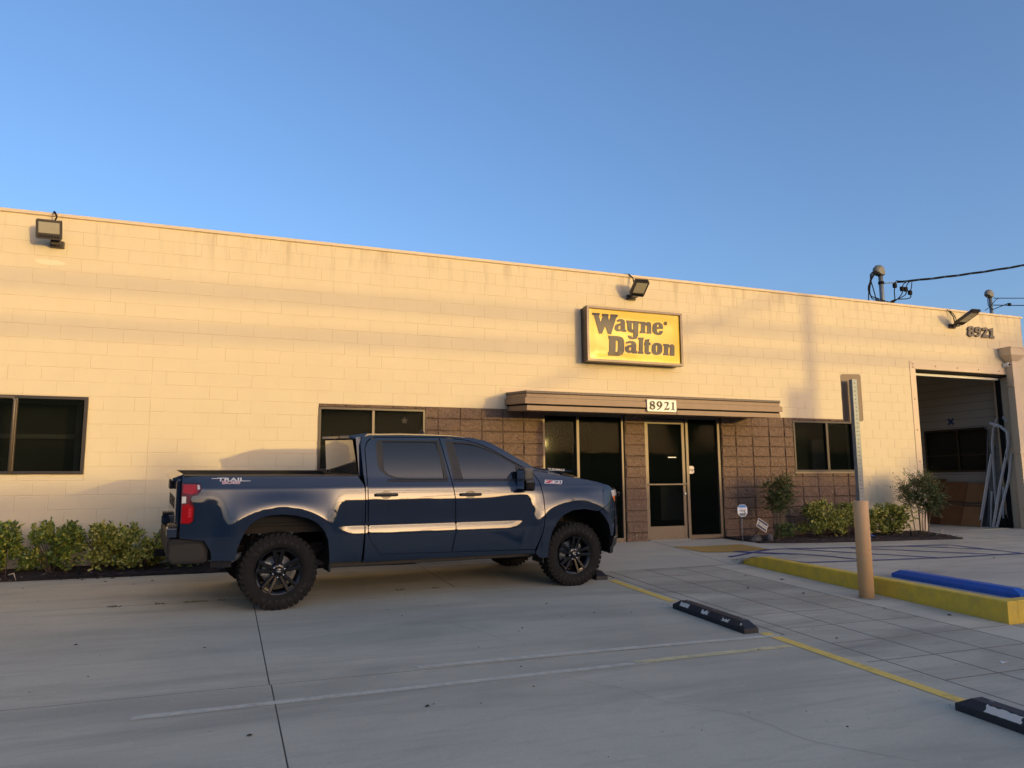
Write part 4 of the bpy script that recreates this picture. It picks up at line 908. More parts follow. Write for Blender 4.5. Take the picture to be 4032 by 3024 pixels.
shrub(2.08, -.45, .62, .5, .60, 'shrub beside the rear bumper of the truck with one tall dark sprig', 4, M_LEAFB, G1, [(.23, .42, .12)], n=2100)
sprig = MB(); r_ = random.Random(5)
shrub(2.75, -.42, .6, .5, .55, 'shrub mostly hidden behind the rear bumper of the truck', 5, M_LEAFA, G1, n=900)
G2 = 'low shrubs in the bed right of the entrance'
shrub(14.03, -.62, .66, .5, .72, 'yellow green shrub below the left pane of the right window', 6, M_LEAFB, G2, [(.05, .55, .16)], n=2300)
shrub(14.72, -.62, .62, .5, .68, 'shrub just left of the tan bollard with a blue rag at its foot', 7, M_LEAFB, G2, [(.0, .52, .15)], n=2100)
shrub(15.36, -.62, .42, .45, .62, 'narrow shrub half hidden behind the tan bollard', 8, M_LEAFB, G2, n=1300)
shrub(15.93, -.62, .62, .5, .66, 'shrub between the tan bollard and the tall feathery bush', 9, M_LEAFB, G2, [(-.1, .5, .12), (.05, .5, .12)], n=2200)
def nandina(x, y, w, h, label, seed, canes, zlo, n, flow=False, fresh=True, z=None):
    r_ = random.Random(seed); z = H(x, min(y, -.2))+.01 if z is None else z
    t = thing('nandina', label, 'bush', 'tall feathery bushes against the wall', (x, y, z)); tops = []
    for k in range(canes):
        a = r_.uniform(-1, 1); ex = a*w*.36; ey = r_.uniform(-.16, .10); bx = a*w*.16
        zt = h*r_.uniform(.62, .9); pts = [(bx, ey*.3, -.02), (bx+(ex-bx)*.3, ey*.5, zt*.4), (ex, ey, zt)]
        MB().tube(pts, [.010, .009, .005], 6).build('cane', M_CANE, t); tops.append(Vector(pts[2])); tops.append(Vector(pts[1]).lerp(Vector(pts[2]), .6))
    fb_ = MB(); cnt = 0
    while cnt < n*3.3:
        b_ = r_.choice(tops); dr_ = (rdir(r_)+Vector((0, 0, .25))).normalized(); L_ = r_.uniform(.10, .26)*w/.7
        q0 = b_+rdir(r_)*.06
        for i in range(7):   # a compound frond
            q = q0+dr_*L_*(i+1)/7-Vector((0, 0, .02*(i/7)**2))
            if q.z < zlo*h: continue
            for s_ in (-1, 1):
                up = (dr_*.5+dr_.cross(Vector((0, 0, 1)))*s_+rdir(r_)*.45).normalized(); sd = up.cross(rdir(r_)).normalized()
                leaf(fb_, q, up, sd, r_.uniform(.030, .05), r_.uniform(.0055, .009)); cnt += 1
    link('foliage', fb_.raw('foliage'), M_NAND, t)
    if fresh:
        tb = MB()
        for k in range(200 if not flow else 120):
            q = Vector((r_.uniform(-.12, .22), r_.uniform(-.2, 0), r_.uniform(.06, .30))) if not flow else Vector((r_.uniform(.1, .45)*w, r_.uniform(-.15, .1), h*r_.uniform(.55, .85)))
            for i in range(4):
                up = (Vector((q.x*2, 0, .5))+rdir(r_)*.7).normalized(); leaf(tb, q, up, up.cross(rdir(r_)).normalized(), r_.uniform(.03, .05), .008)
        link('new_growth', tb.raw('new_growth'), M_NANDF, t)['kind'] = 'stuff'
    if flow:
        tb = MB()
        for k in range(26):
            q = Vector((r_.gauss(-.08, .14), r_.uniform(-.25, -.12), h*r_.uniform(.52, .78)))
            for i in range(9): up = rdir(r_); leaf(tb, q+rdir(r_)*.02, up, up.cross(rdir(r_)).normalized(), .016, .008)
        link('blossom', tb.raw('blossom'), mat('blossom_pale', (.50, .42, .30), .7), t)
    return t
nandina(13.05, -.62, .74, 1.22, 'tall bush with bare canes and a dark green top against the brown block wall', 21, 9, .42, 2600)
nandina(16.55, -.75, 1.02, 1.26, 'wide feathery bush with pale blossom at the corner of the open roll up door', 22, 10, .30, 4200, flow=True)
nandina(2.85, -.28, .55, 1.44, 'thin bush sprouting up behind the tailgate of the truck', 23, 4, .42, 420, fresh=False)
# ------------------------------------------------------------------ small yard things
ys = thing('yard_sign', 'small octagonal blue and white security yard sign on a thin stake', 'yard sign', None, (12.15, -.70, 0))
ocx = [(-.055, .113), (.055, .113), (.11, .058), (.11, -.045), (.055, -.104), (-.055, -.104), (-.11, -.045), (-.11, .058)]
MB().tube([(-.015, .012, -.06), (-.015, .008, .45)], .008, 8).build('stake', M_GALV, ys)
MB().prism([(p[0], p[1]+.545) for p in ocx], [], lambda p: (p[0], -.004, p[1]), lambda p: (p[0], .006, p[1])).build('panel', mat('sign_white', (.72, .72, .72), .4), ys)
MB().prism([(-.05, .652), (.05, .652), (.095, .605), (-.095, .605)], [], lambda p: (p[0], -.0055, p[1]), lambda p: (p[0], -.0042, p[1])).build('panel_top', mat('sign_blue', (.035, .22, .62), .4), ys)
MB().prism([(-.086, .50), (.086, .50), (.050, .452), (-.050, .452)], [], lambda p: (p[0], -.0055, p[1]), lambda p: (p[0], -.0042, p[1])).build('panel_foot', mat('sign_teal', (.08, .13, .16), .4), ys)
text_obj('lettering', 'ring', .088, Matrix.Translation((0, -.006, .553)) @ FRONT, M_LAMP, ys, .0006, .0006)
y2 = thing('yard_sign', 'tilted dark blue and cream security yard sign propped on stones', 'yard sign', None, (12.465, -.85, .28), (R(-8), R(31), 0))
MB().prism(rr(-.125, .125, -.085, .085, .018), [], lambda p: (p[0], -.003, p[1]), lambda p: (p[0], .003, p[1])).build('panel', mat('sign_cream', (.62, .58, .50), .5), y2)
M_NAVY = mat('sign_navy', (.045, .04, .075), .5)
MB().prism(rr(-.115, .115, .030, .076, .01), [], lambda p: (p[0], -.0045, p[1]), lambda p: (p[0], -.0032, p[1])).build('panel_top', M_NAVY, y2)
MB().prism(rr(-.115, .115, -.076, -.028, .01), [], lambda p: (p[0], -.0045, p[1]), lambda p: (p[0], -.0032, p[1])).build('panel_foot', M_NAVY, y2)
text_obj('lettering', 'GUARDIAN', .036, Matrix.Translation((.025, -.005, .0)) @ FRONT, M_DARK, y2, .0005, .0004)
for zz in (-.012, 0, .012): MB().box(-.108, -.070, -.0048, -.0034, zz-.004, zz+.004).build('logo_bar', M_DARK, y2)
MB().tube([(-.03, .01, -.08), (-.10, .03, -.30)], .007, 6).build('stake', M_DARK, y2)
def rock(x, y, s, label, seed):
    r_ = random.Random(seed); bm = bmesh.new(); bmesh.ops.create_icosphere(bm, subdivisions=2, radius=1)
    for v in bm.verts: v.co = Vector((v.co.x*s[0], v.co.y*s[1], v.co.z*s[2]))*(1+r_.uniform(-.13, .13))
    me = bpy.data.meshes.new('rock'); bm.to_mesh(me); bm.free(); o = link('rock', me, mat('rock_dark', (.10, .095, .09), .9, noise=(12, .6, (.06, .055, .05)), bump=(40, .6, .01)), None, (x, y, H(x, y)+s[2]*.5)); tag(o, label, 'rock', 'rocks in the right bed')
rock(12.42, -.72, (.13, .10, .085), 'larger dark rock at the foot of the tilted yard sign', 3)
rock(12.60, -.86, (.07, .08, .11), 'upright small rock right of the tilted yard sign', 4)
rg = MB(); r_ = random.Random(8)
for i in range(10):
    q = Vector((14.86+r_.uniform(-.06, .06), -1.06+r_.uniform(-.06, .04), H(14.9, -1.0)+.05+r_.uniform(-.03, .06))); up = rdir(r_); leaf(rg, q, up, up.cross(rdir(r_)).normalized(), .10, .02)
tag(link('rag', rg.raw('rag'), mat('rag_blue', (.05, .16, .5), .7)), 'scrap of bright blue tape at the foot of the shrub left of the tan bollard', 'litter')
# drip spikes and fittings in the bed
tag(MB().tube([(1.37, -.80, -.12), (1.385, -.80, .06)], .011, 8).build('sprinkler', M_DARK), 'thin black sprinkler riser at the front of the left bed', 'sprinkler')
tag(MB().tube([(.55, -.8, -.10), (.56, -.8, .16), (.555, -.79, .30)], .006, 6).build('dead_stalk', M_STEM), 'thin dead stalk between the two leftmost shrubs', 'plant')
tag(MB().tube([(15.98, -1.02, -.06), (15.93, -1.06, .08), (15.90, -1.08, .10)], .018, 8).build('sprinkler', M_GAP), 'stubby sprinkler head in front of the feathery bush', 'sprinkler')
for i, (pts, lb) in enumerate([([(.42, -.86, -.08), (.46, -.86, .0), (.53, -.88, -.08)], 'pale curled dry leaf at the left front of the bed'), ([(.60, -.86, -.02), (.66, -.88, .0), (.69, -.88, -.09)], 'second pale curled dry leaf at the front of the left bed'), ([(16.75, -.95, -.04), (16.88, -.98, .06), (16.95, -.97, .08)], 'pale curled twig right of the feathery bush')]):
    tag(MB().tube(pts, [.012, .010, .004], 5).build('dry_leaf', mat('dry_leaf_pale', (.42, .34, .24), .8)), lb, 'leaf')

# ------------------------------------------------------------------ debris on the slabs
M_DEB = mat('debris_dark', (.035, .028, .02), .9); r_ = random.Random(77)
dl = []
def scrap_label(x, y):
    if x > 10.9: return 'dark leaf scrap on the accessible stall pavement right of the yellow kerb'
    if x > 10.22: return 'dark leaf scrap on the pale strip along the foot of the yellow kerb'
    if x > 8.2: return 'dark leaf scrap on the scored walkway tiles'
    if y > -1.9: return 'dark leaf scrap on the pavement in front of the left planting bed'
    if x > 5 and y > -6.2: return 'dark leaf scrap on the open slab between the truck and the wheel stop'
    if y > -6.2: return 'dark leaf scrap on the slab in front of the rear wheel'
    return 'dark leaf scrap in the foreground below the faded painted lines'
for (x, y, s) in ([(1.45, -1.02, .045), (1.62, -.98, .04), (1.8, -1.0, .05), (1.2, -.95, .03), (2.02, -.93, .035), (1.75, -1.25, .035), (2.3, -1.35, .035), (.9, -1.5, .02), (2.1, -1.55, .02), (.3, -1.05, .02), (3.7, -1.1, .03), (4.2, -1.3, .03),
                   (1.95, -4.55, .03), (3.0, -5.0, .02), (2.2, -5.6, .016), (3.3, -7.2, .035), (3.7, -8.2, .03), (3.1, -8.5, .02), (4.9, -4.3, .018), (5.9, -5.2, .02), (6.6, -4.2, .03), (7.3, -4.9, .02), (6.9, -4.8, .02), (5.3, -6.9, .02), (4.45, -7.05, .035), (4.5, -7.03, .015), (5.4, -6.4, .02), (6.9, -8.3, .02), (7.6, -6.6, .02), (9.2, -3.0, .02), (9.5, -4.1, .05), (10.1, -3.3, .03), (10.4, -3.7, .05), (9.95, -4.6, .045), (8.6, -6.5, .03), (12.4, -4.2, .025), (14.5, -3.8, .04), (10.6, -6.1, .05), (10.2, -5.6, .03)]
                  + [(r_.uniform(.5, 10), r_.uniform(-8.5, -1.2), r_.uniform(.006, .013)) for _ in range(70)]):
    nm = MB(); a = r_.uniform(0, 6.28); z_ = H(x, y)+.008; k = 6
    vs = [(x+math.cos(a)*s*.1, y+math.sin(a)*s*.1, z_+s*.18)]+[(x+math.cos(a+i*6.283/k)*s*(1 if i % 3 else 1.6)*.5, y+math.sin(a+i*6.283/k)*s*.35*(1 if i % 3 else 1.5), z_-.003) for i in range(k)]
    nm.add(vs, [(0, i+1, (i+1) % k+1) for i in range(k)])
    if s > .013: tag(link('fallen_leaf', nm.raw('fallen_leaf'), M_DEB), scrap_label(x, y), 'leaf', 'dead leaf scraps scattered on the concrete')
    else: dl.append(nm)
sp_ = MB()
for n_ in dl: sp_.add(n_.v, n_.f)
link('grit', sp_.raw('grit'), M_DEB)['kind'] = 'stuff'
# weeds in the joint left of the rear wheel
for (x, y, L_) in ((2.05, -2.93, .13), (2.5, -2.92, .12), (2.86, -2.91, .24), (3.13, -2.90, .07), (5.2, -2.9, .12), (5.65, -2.9, .08)):
    wd = MB()
    for k in range(int(L_*260)):
        q = Vector((x+r_.uniform(-.5, .5)*L_, y+r_.uniform(-.012, .012), H(x, y))); up = (Vector((0, 0, .7))+rdir(r_)).normalized(); up.z = abs(up.z); leaf(wd, q, up, up.cross(rdir(r_)).normalized(), .022, .004)
    o = link('weeds', wd.raw('weeds'), mat('weed_dry', (.10, .085, .04), .9, island=[(0, (.03, .03, .012)), (1, (.15, .12, .06))])); tag(o, kind='stuff')
pp = MB().add([(9.30, -7.62, -.449), (9.36, -7.64, -.43), (9.38, -7.59, -.446), (9.33, -7.57, -.44)], [(0, 1, 2, 3)])
tag(link('paper_scrap', pp.raw('paper_scrap'), M_WHITE), 'tiny crumpled white paper scrap on the walkway tiles', 'litter')
# hair crack in the lower slab
M_CRK = mat('crack_dark', (.20, .18, .15), 1)
def crack(pts, w=.0028):
    P = []; rc = random.Random(int(pts[0][0]*100))
    for (a, b) in zip(pts, pts[1:]):
        n = max(2, int(math.dist(a, b)/.05))
        for i in range(n): P.append((a[0]+(b[0]-a[0])*i/n+rc.uniform(-.010, .010), a[1]+(b[1]-a[1])*i/n+rc.uniform(-.010, .010)))
    tag(strip('crack', P, w, M_CRK, .0035, step=1), kind='structure')
crack([(5.615, -6.745), (5.772, -7.0), (5.95, -7.2), (6.05, -7.5), (6.4, -7.9), (6.5, -8.4), (6.9, -8.9)])
crack([(5.2, -4.6), (5.35, -4.9), (5.5, -5.3), (5.62, -5.7)], .003)

# ------------------------------------------------------------------ workshop contents seen through the open door
def board(y, z, w, h, lean, lb, m_, dy=0):
    t = MB().box(-.012, .0, -w/2, w/2, 0, h, .003).build('plywood_panel', m_)
    t.location = (20.93-.05-lean, y, -.058); t.rotation_euler = (dy, math.atan2(lean, h), 0); tag(t, lb, 'plywood panel', 'stained plywood panels leaning in the workshop')
    for k in (.47, .53): MB().box(.0-.026, -.0125, -w/2+.01, w/2-.01, h*k-.02, h*k+.02).build('batten', M_STEM, t)
M_PLY2 = mat('plywood_dark', (.20, .085, .034), .6, noise=(5, .6, (.12, .05, .022))); M_PLY3 = mat('plywood_honey', (.40, .20, .08), .6, noise=(5, .6, (.28, .13, .05)))
board(2.30, 0, .62, 1.20, .30, 'dark plywood panel farthest left in the workshop', M_PLY2)
board(1.70, 0, .60, 1.14, .38, 'reddish plywood panel in the middle of the row', M_PLY)
board(1.12, 0, .52, 1.12, .42, 'honey coloured plywood panel nearest the metal tracks', M_PLY3)
def rail(pts, w, lb, m_=M_GALVB, cat='door track', flat=False):
    mb_ = MB(); P = [Vector(p) for p in pts]; rings = []
    for i, p in enumerate(P):
        t = (P[min(i+1, len(P)-1)]-P[max(i-1, 0)]).normalized(); s = Vector((0, 1, 0)); s = (s-t*s.dot(t)).normalized(); n = t.cross(s)
        rings.append([p-s*w/2-n*.012, p-s*w/2+n*.012, p-s*w*.35+n*.003, p+s*w*.35+n*.003, p+s*w/2+n*.012, p+s*w/2-n*.012])
    vs = [q for r2 in rings for q in r2]
    mb_.add(vs, [(i*6+k, i*6+(k+1) % 6, (i+1)*6+(k+1) % 6, (i+1)*6+k) for i in range(len(P)-1) for k in range(6)])
    mb_.add(rings[0], [(0, 1, 2, 3, 4, 5)]); mb_.add(rings[-1], [(5, 4, 3, 2, 1, 0)])
    tag(mb_.build('door_track', m_), lb, cat, 'door tracks leaning in the opening')
rail([(20.50, .90, -.06), (20.66, .55, 1.70)], 0.067, 'bright straight steel track farthest left, leaning right')
rail([(20.52, .58, -.06), (20.60, .38, .9), (20.66, .22, 1.55), (20.68, .12, 1.95), (20.66, .10, 2.2), (20.6, .22, 2.36), (20.5, .42, 2.45)], 0.056, 'long steel track bending over at the top in front of the right jamb')
rail([(20.54, .50, -.06), (20.66, .18, 1.1), (20.70, .08, 1.7)], 0.050, 'pale straight track leaning right below the bent ones')
rail([(20.60, .70, -.06), (20.64, .62, .80)], 0.031, 'short bright steel rod standing between the leaning tracks', cat='rod')
rail([(20.62, .40, -.06), (20.64, .32, .90)], 0.024, 'thin steel rod standing nearest the right jamb', cat='rod')
rail([(20.74, .62, .5), (20.74, .56, 2.0), (20.73, .5, 2.3), (20.70, .36, 2.56), (20.68, .2, 2.58), (20.66, .1, 2.46)], 0.050, 'curved steel track with the highest bend')
rail([(20.78, .95, .1), (20.80, .72, 2.0), (20.78, .66, 2.3), (20.76, .78, 2.42)], 0.033, 'dark curved track against the inner window', M_GALV)
rail([(20.72, .80, -.06), (20.78, .58, 1.9)], 0.112, 'broad grey galvanised channel behind the bright tracks', M_GALV)
tag(MB().box(20.60, 20.75, .33, .62, -.06, .16, .02).box(20.64, 20.74, .36, .5, .16, .24, .01).build('tool_case', M_DARK), 'dark case on the workshop floor behind the tracks', 'case')
tag(MB().box(20.79, 20.80, .28, .44, .80, .98).build('paper_notice', M_IWALL), 'small pale notice taped low beside the right jamb', 'notice')

# ------------------------------------------------------------------ across the street (casts the evening shade and shows in the reflections)
T_ = 46.
def opp(xw, zt): return xw+T_*SUND.x/math.hypot(SUND.x, SUND.y)*1.0, T_*math.tan(SUN_EL)+zt
yo = -T_*math.cos(SUN_AZ)
M_OPP = mat('opposite_wall', (.30, .27, .23), .9, noise=(.5, .4, (.24, .22, .19)), coords='World')
def opp_bld(xa, xb, zt, lb, dep=12):
    ax = opp(xa, zt)[0]; bx = opp(xb, zt)[0]; z = opp(0, zt)[1]
    t = thing('warehouse', lb, 'building', 'low buildings across the street')
    MB().box(ax, bx, yo-dep, yo, -1.2, z).build('wall', M_OPP, t); MB().box(ax-.1, bx+.1, yo-.1, yo+.12, z-.18, z+.0).build('coping', M_GAP, t)
    n = max(1, int((bx-ax)/5))
    for i in range(n):
        cx_ = ax+(i+.5)*(bx-ax)/n; w_ = MB().box(cx_-1.1, cx_+1.1, yo+.001, yo+.06, .2, 1.6).build('window', M_BRONZE, t); MB().box(cx_-1.0, cx_+1.0, yo+.061, yo+.07, .3, 1.5).build('pane', M_GLASSF, w_)
opp_bld(-90, -28, 1.25, 'long low warehouse at the left end of the opposite side'); opp_bld(-26, 1.5, 1.12, 'low warehouse opposite the left window')
opp_bld(1.5, 26, 1.08, 'low warehouse opposite the entrance'); opp_bld(28, 90, 1.3, 'long low warehouse at the right end of the opposite side')
def far_tree(xw, ztop, r0, lb, seed, ty=0.):
    rt_ = random.Random(seed); zc_ = opp(0, ztop)[1]; x = opp(xw, 0)[0]; y = yo+1.2+ty
    t = thing('street_tree', lb, 'tree', 'trees across the street', (x, y, -1.0)); h = zc_+1.0
    tr = MB().tube([(0, 0, 0), (.05, 0, h*.45), (0, .1, h*.8)], [.16, .11, .05], 8)
    for k in range(5): a = k*1.25; tr.tube([(0, 0, h*.4), (math.cos(a)*r0*.5, math.sin(a)*r0*.5, h*.7)], [.07, .03], 5)
    tr.build('trunk', M_STEM, t)
    fb_ = MB(); cl = [(rt_.uniform(-.6, .6)*r0, rt_.uniform(-.6, .6)*r0, h*rt_.uniform(.5, .85), rt_.uniform(.35, .55)*r0) for _ in range(10)]
    for k in range(2600):
        b_ = rt_.choice(cl); q = Vector(b_[:3])+rdir(rt_)*b_[3]*rt_.random()**.5
        if q.z > h: continue
        up = rdir(rt_); leaf(fb_, q, up, up.cross(rdir(rt_)).normalized(), .22, .08)
    link('crown', fb_.raw('crown'), M_LEAFA, t)
far_tree(3.0, 1.85, 1.5, 'round street tree opposite the rear of the truck', 31); far_tree(4.9, 1.75, 1.4, 'smaller street tree right of the first', 32)
far_tree(16.9, 1.95, .9, 'slim street tree opposite the roll up door', 33); far_tree(-14, 3.2, 2.6, 'broad street tree far left', 34, -2); far_tree(31, 2.9, 2.0, 'broad street tree far right', 35, 2)
far_tree(20.6, 5.2, 2.2, 'tall street tree opposite the right corner', 36, 1.5)
# utility pole and lines between, whose shadows fall on the wall
t2 = 29.; px, py = 14.64+t2*math.sin(SUN_AZ), -t2*math.cos(SUN_AZ)
up_ = thing('utility_pole', 'wooden utility pole across the lot behind the viewer', 'utility pole', None, (px, py, -1.0))
MB().tube([(0, 0, 0), (0, 0, 13)], [.13, .10], 12).build('pole', M_STEM, up_); MB().box(-1.2, 1.2, -.06, .06, 11.6, 11.75).build('crossarm', M_STEM, up_)
MB().lathe([(0, .0), (0, .28), (.8, .28), (.8, 0)], (-.38, 0, 4.7), 'Z', 16).build('transformer', M_GALV, up_)
zz = t2*math.tan(SUN_EL)
for (z0_, z1_, rr_, lb) in ((4.05, 4.30, .056, 'upper bundled line along the street'), (3.36, 3.80, .06, 'lower bundled line along the street')):
    P = [(px+(-40), py, z0_-.35+zz), (px-14.6, py, z0_+zz), (px, py, z0_+(z1_-z0_)*.72+zz), (px+30, py, z1_+.7+zz)]
    tag(MB().tube(P, rr_, 8).build('street_line', M_DARK), lb, 'cable', 'cables strung along the street')
def onray(xw, zw, t): return (xw+t*math.sin(SUN_AZ), -t*math.cos(SUN_AZ), zw+t*math.tan(SUN_EL))
a_, b_ = Vector(onray(14.5, 5.18, 29.5)), Vector(onray(8.3, 2.80, 27))
tag(MB().tube([a_+(a_-b_)*.05, b_-(a_-b_)*.55], .05, 8).build('guy_wire', M_DARK), 'thick guy strand sloping down from the pole', 'cable')
# ------------------------------------------------------------------ pickup truck (local frame: x forward from the rear axle, y to its left, z up from the ground)
truck = thing('pickup_truck', 'dark blue crew cab pickup truck with black wheels parked in front of the entrance', 'pickup truck')
truck.matrix_world = Matrix.Translation((3.594, -2.632, -.196)) @ Matrix.Rotation(R(5.74), 4, 'Z') @ Matrix.Rotation(R(2.75), 4, 'X')
def paint():
    m = bpy.data.materials.new('truck_paint_navy'); m.use_nodes = True; N, L = m.node_tree.nodes, m.node_tree.links; p = N['Principled BSDF']
    p.inputs['Base Color'].default_value = (.0035, .015, .038, 1); p.inputs['Metallic'].default_value = 0; p.inputs['Roughness'].default_value = .5; p.inputs['Specular IOR Level'].default_value = .1
    p.inputs['Coat Weight'].default_value = 1; p.inputs['Coat Roughness'].default_value = .012; p.inputs['Coat IOR'].default_value = 1.62
    tc = N.new('ShaderNodeTexCoord'); t = N.new('ShaderNodeTexNoise'); t.inputs['Scale'].default_value = 260; L.new(tc.outputs['Object'], t.inputs['Vector'])
    b = N.new('ShaderNodeBump'); b.inputs['Strength'].default_value = .012; b.inputs['Distance'].default_value = .002; L.new(t.outputs[0], b.inputs['Height']); L.new(b.outputs[0], p.inputs['Coat Normal'])
    return m
M_PAINT = paint()
M_TGLASS = mat('truck_glass', (.012, .016, .020), .02, spec=.5, coat=.35, ior=1.52)
M_TRIMB = mat('truck_trim_black', (.012, .012, .013), .42, spec=.4)
M_PLAST = mat('truck_plastic', (.011, .011, .012), .6, spec=.3, noise=(90, .4, (.016, .016, .017)))
M_GBLACK = mat('gloss_black', (.003, .003, .0045), .22, spec=.35, coat=.25)
M_TYRE = mat('tyre_rubber', (.012, .0115, .011), .85, spec=.2, noise=(14, .6, (.024, .021, .018)), bump=(90, .3, .002))
M_CHROME = mat('chrome', (.75, .75, .76), .07, metal=1.)
M_RED = mat('tail_lamp_red', (.36, .004, .008), .18, spec=.3, coat=.2)
M_REDD = mat('tail_lamp_dark_red', (.12, .003, .006), .2, coat=.2)
M_CLEAR = mat('lamp_clear', (.55, .52, .48), .10, spec=.6, coat=.6)
M_AMBER = mat('lamp_amber', (.62, .16, .02), .15, coat=.6)
M_UNDER = mat('underbody', (.016, .014, .012), .9, noise=(8, .6, (.035, .026, .018)))
AX, WB, WR = 0., 3.741, .41
# side surface: tilt (deg, + faces the sky) by height, integrated to an outward distance
_T = [(.30, -22), (.46, -20), (.52, -12), (.545, -7), (.74, -4), (.772, -2), (.780, 6.2), (.83, 9), (.868, 11), (.876, 1.0), (.95, 1.4), (1.10, 3.2), (1.164, 5.2), (1.24, 7.8), (1.306, 9.8), (1.310, 23), (1.40, 22), (1.43, 19), (1.60, 20), (1.90, 24)]
def _tilt(z):
    for (a, ta), (b, tb) in zip(_T, _T[1:]):
        if z <= b: return ta+(tb-ta)*max(0, (z-a)/(b-a))
    return _T[-1][1]
_D = {}; _zs = .30; _d = .935; _step = .0025
_tab = []
while _zs < 2.1:
    _tab.append((_zs, _d)); _d -= math.tan(R(_tilt(_zs+_step/2)))*_step; _zs += _step
def d0(z):
    i = min(max((z-.30)/_step, 0), len(_tab)-1.001); k = int(i); return _tab[k][1]+(_tab[k+1][1]-_tab[k][1])*(i-k)
def d_low(z):   # smooth version without the lower crease, used away from the doors
    return d0(z)
def _ramp(u): return 0. if u <= 0 else (u*u/.16 if u < .08 else u-.04)
def flare(x, z):
    o = 0.
    for cx in (0., WB):
        dx = x-cx; ad = abs(dx)
        zc = WR+math.sqrt(max(.69**2-dx*dx, .0)) if ad < .64 else WR+math.sqrt(.69**2-.64**2)-(ad-.64)*1.2
        lo, rg = (.50, .30) if (cx and dx < 0) else (.44, .28)
        A = .036*(1-_sm((ad-lo)/rg))
        top = 1.30
        t = (z-zc)/(top-zc)
        o = max(o, A*(1-_sm(t))+A*1.5*max(0., 1.29-zc-_ramp(z-zc)))
    return o
def sided(x, z):
    ze = z
    if x > 2.35 and z < 1.31:
        ze = z-.075*_sm((x-2.35)/.9)*(1-_sm((z-1.20)/.11))*_sm((z-.95)/.12)
    d = d0(ze)
    # the lower crease only runs along the doors; fade it into the fenders
    w = 1-_sm((x-2.75)/.42) if x > 2 else _sm((x-.50)/.30)
    if z < .88:
        dsm = d0(.88)+(.88-z)*.018-(max(0, .80-z))*.10
        if z < .88: d = dsm+(d-dsm)*w
    # front shoulder drops with the hood line, body narrows towards the nose and tail
    if x > 3.1: d -= .020*((x-3.1)/1.3)**2
    if x > 4.12: d -= .20*((x-4.12)/.5)**2.2
    if x < -.55: d -= .05*((-.55-x)/.5)**2
    if z < 1.32: d += flare(x, z)
    return d
def glassd(x, z): return sided(x, z)+.22*(z-1.37)*(1.86-z)
def cdt_panel(name, poly, holes, m, side=-1, parent=truck, res=.03, off=0., fn=sided, lip=.018):
    pts = []; edges = []
    def dens(P):
        out = []
        for a, b in zip(P, P[1:]+P[:1]):
            n = max(1, int(math.dist(a, b)/.035))
            out += [(a[0]+(b[0]-a[0])*i/n, a[1]+(b[1]-a[1])*i/n) for i in range(n)]
        return out
    loops = [dens(poly)]+[dens(h) for h in holes]
    for L_ in loops:
        b = len(pts); n = len(L_); pts += [Vector(p) for p in L_]; edges += [(b+i, b+(i+1) % n) for i in range(n)]
    nb = len(pts); x0 = min(p[0] for p in poly); x1 = max(p[0] for p in poly); z0 = min(p[1] for p in poly); z1 = max(p[1] for p in poly)
    zl = []; z = z0+.012
    while z < z1: zl.append(z); z += res if not (.76 < z < .89 or 1.29 < z < 1.33) else .008
    x = x0+.012
    while x < x1:
        for z in zl:
            q = (x, z)
            if inside(q, poly) and not any(inside(q, h) for h in holes): pts.append(Vector(q))
        x += res
    vo, _, fo, _, _, _ = delaunay_2d_cdt(pts, edges, [], 1, 1e-5)
    vs = []; nr = []; e = .002
    for v in vo:
        vs.append((v.x, side*(fn(v.x, v.y)+off), v.y))
        gx = (fn(v.x+e, v.y)-fn(v.x-e, v.y))/(2*e); gz = (fn(v.x, v.y+e)-fn(v.x, v.y-e))/(2*e)
        nr.append(Vector((-gx, side, -gz)).normalized())
    fs = []
    for f in fo:
        c = sum((vo[i] for i in f), Vector((0, 0)))/len(f)
        if inside(c, poly) and not any(inside(c, h) for h in holes):
            f = list(f); a, b, c_ = vo[f[0]], vo[f[1]], vo[f[2]]
            ccw = (b.x-a.x)*(c_.y-a.y)-(b.y-a.y)*(c_.x-a.x) > 0
            if (side < 0) != ccw: f = f[::-1]
            fs.append(f)
    nsm = len(fs)
    # turned-in edge
    for L_ in loops:
        n = len(L_); b = len(vs)
        for p in L_:
            y = fn(p[0], p[1])+off; vs.append((p[0], side*y, p[1])); vs.append((p[0], side*(y-lip), p[1]))
            nr += [None, None]
        for i in range(n): j = (i+1) % n; fs.append((b+2*i, b+2*i+1, b+2*j+1, b+2*j))
    me = bpy.data.meshes.new(name); me.from_pydata(vs, [], fs)
    me.polygons.foreach_set('use_smooth', [i < nsm for i in range(len(fs))]); me.update()
    cn = []
    for pl_ in me.polygons:
        for li in pl_.loop_indices:
            v = nr[me.loops[li].vertex_index]; cn.append(v if v is not None else pl_.normal.copy())
    me.normals_split_custom_set(cn)
    return link(name, me, m, parent)

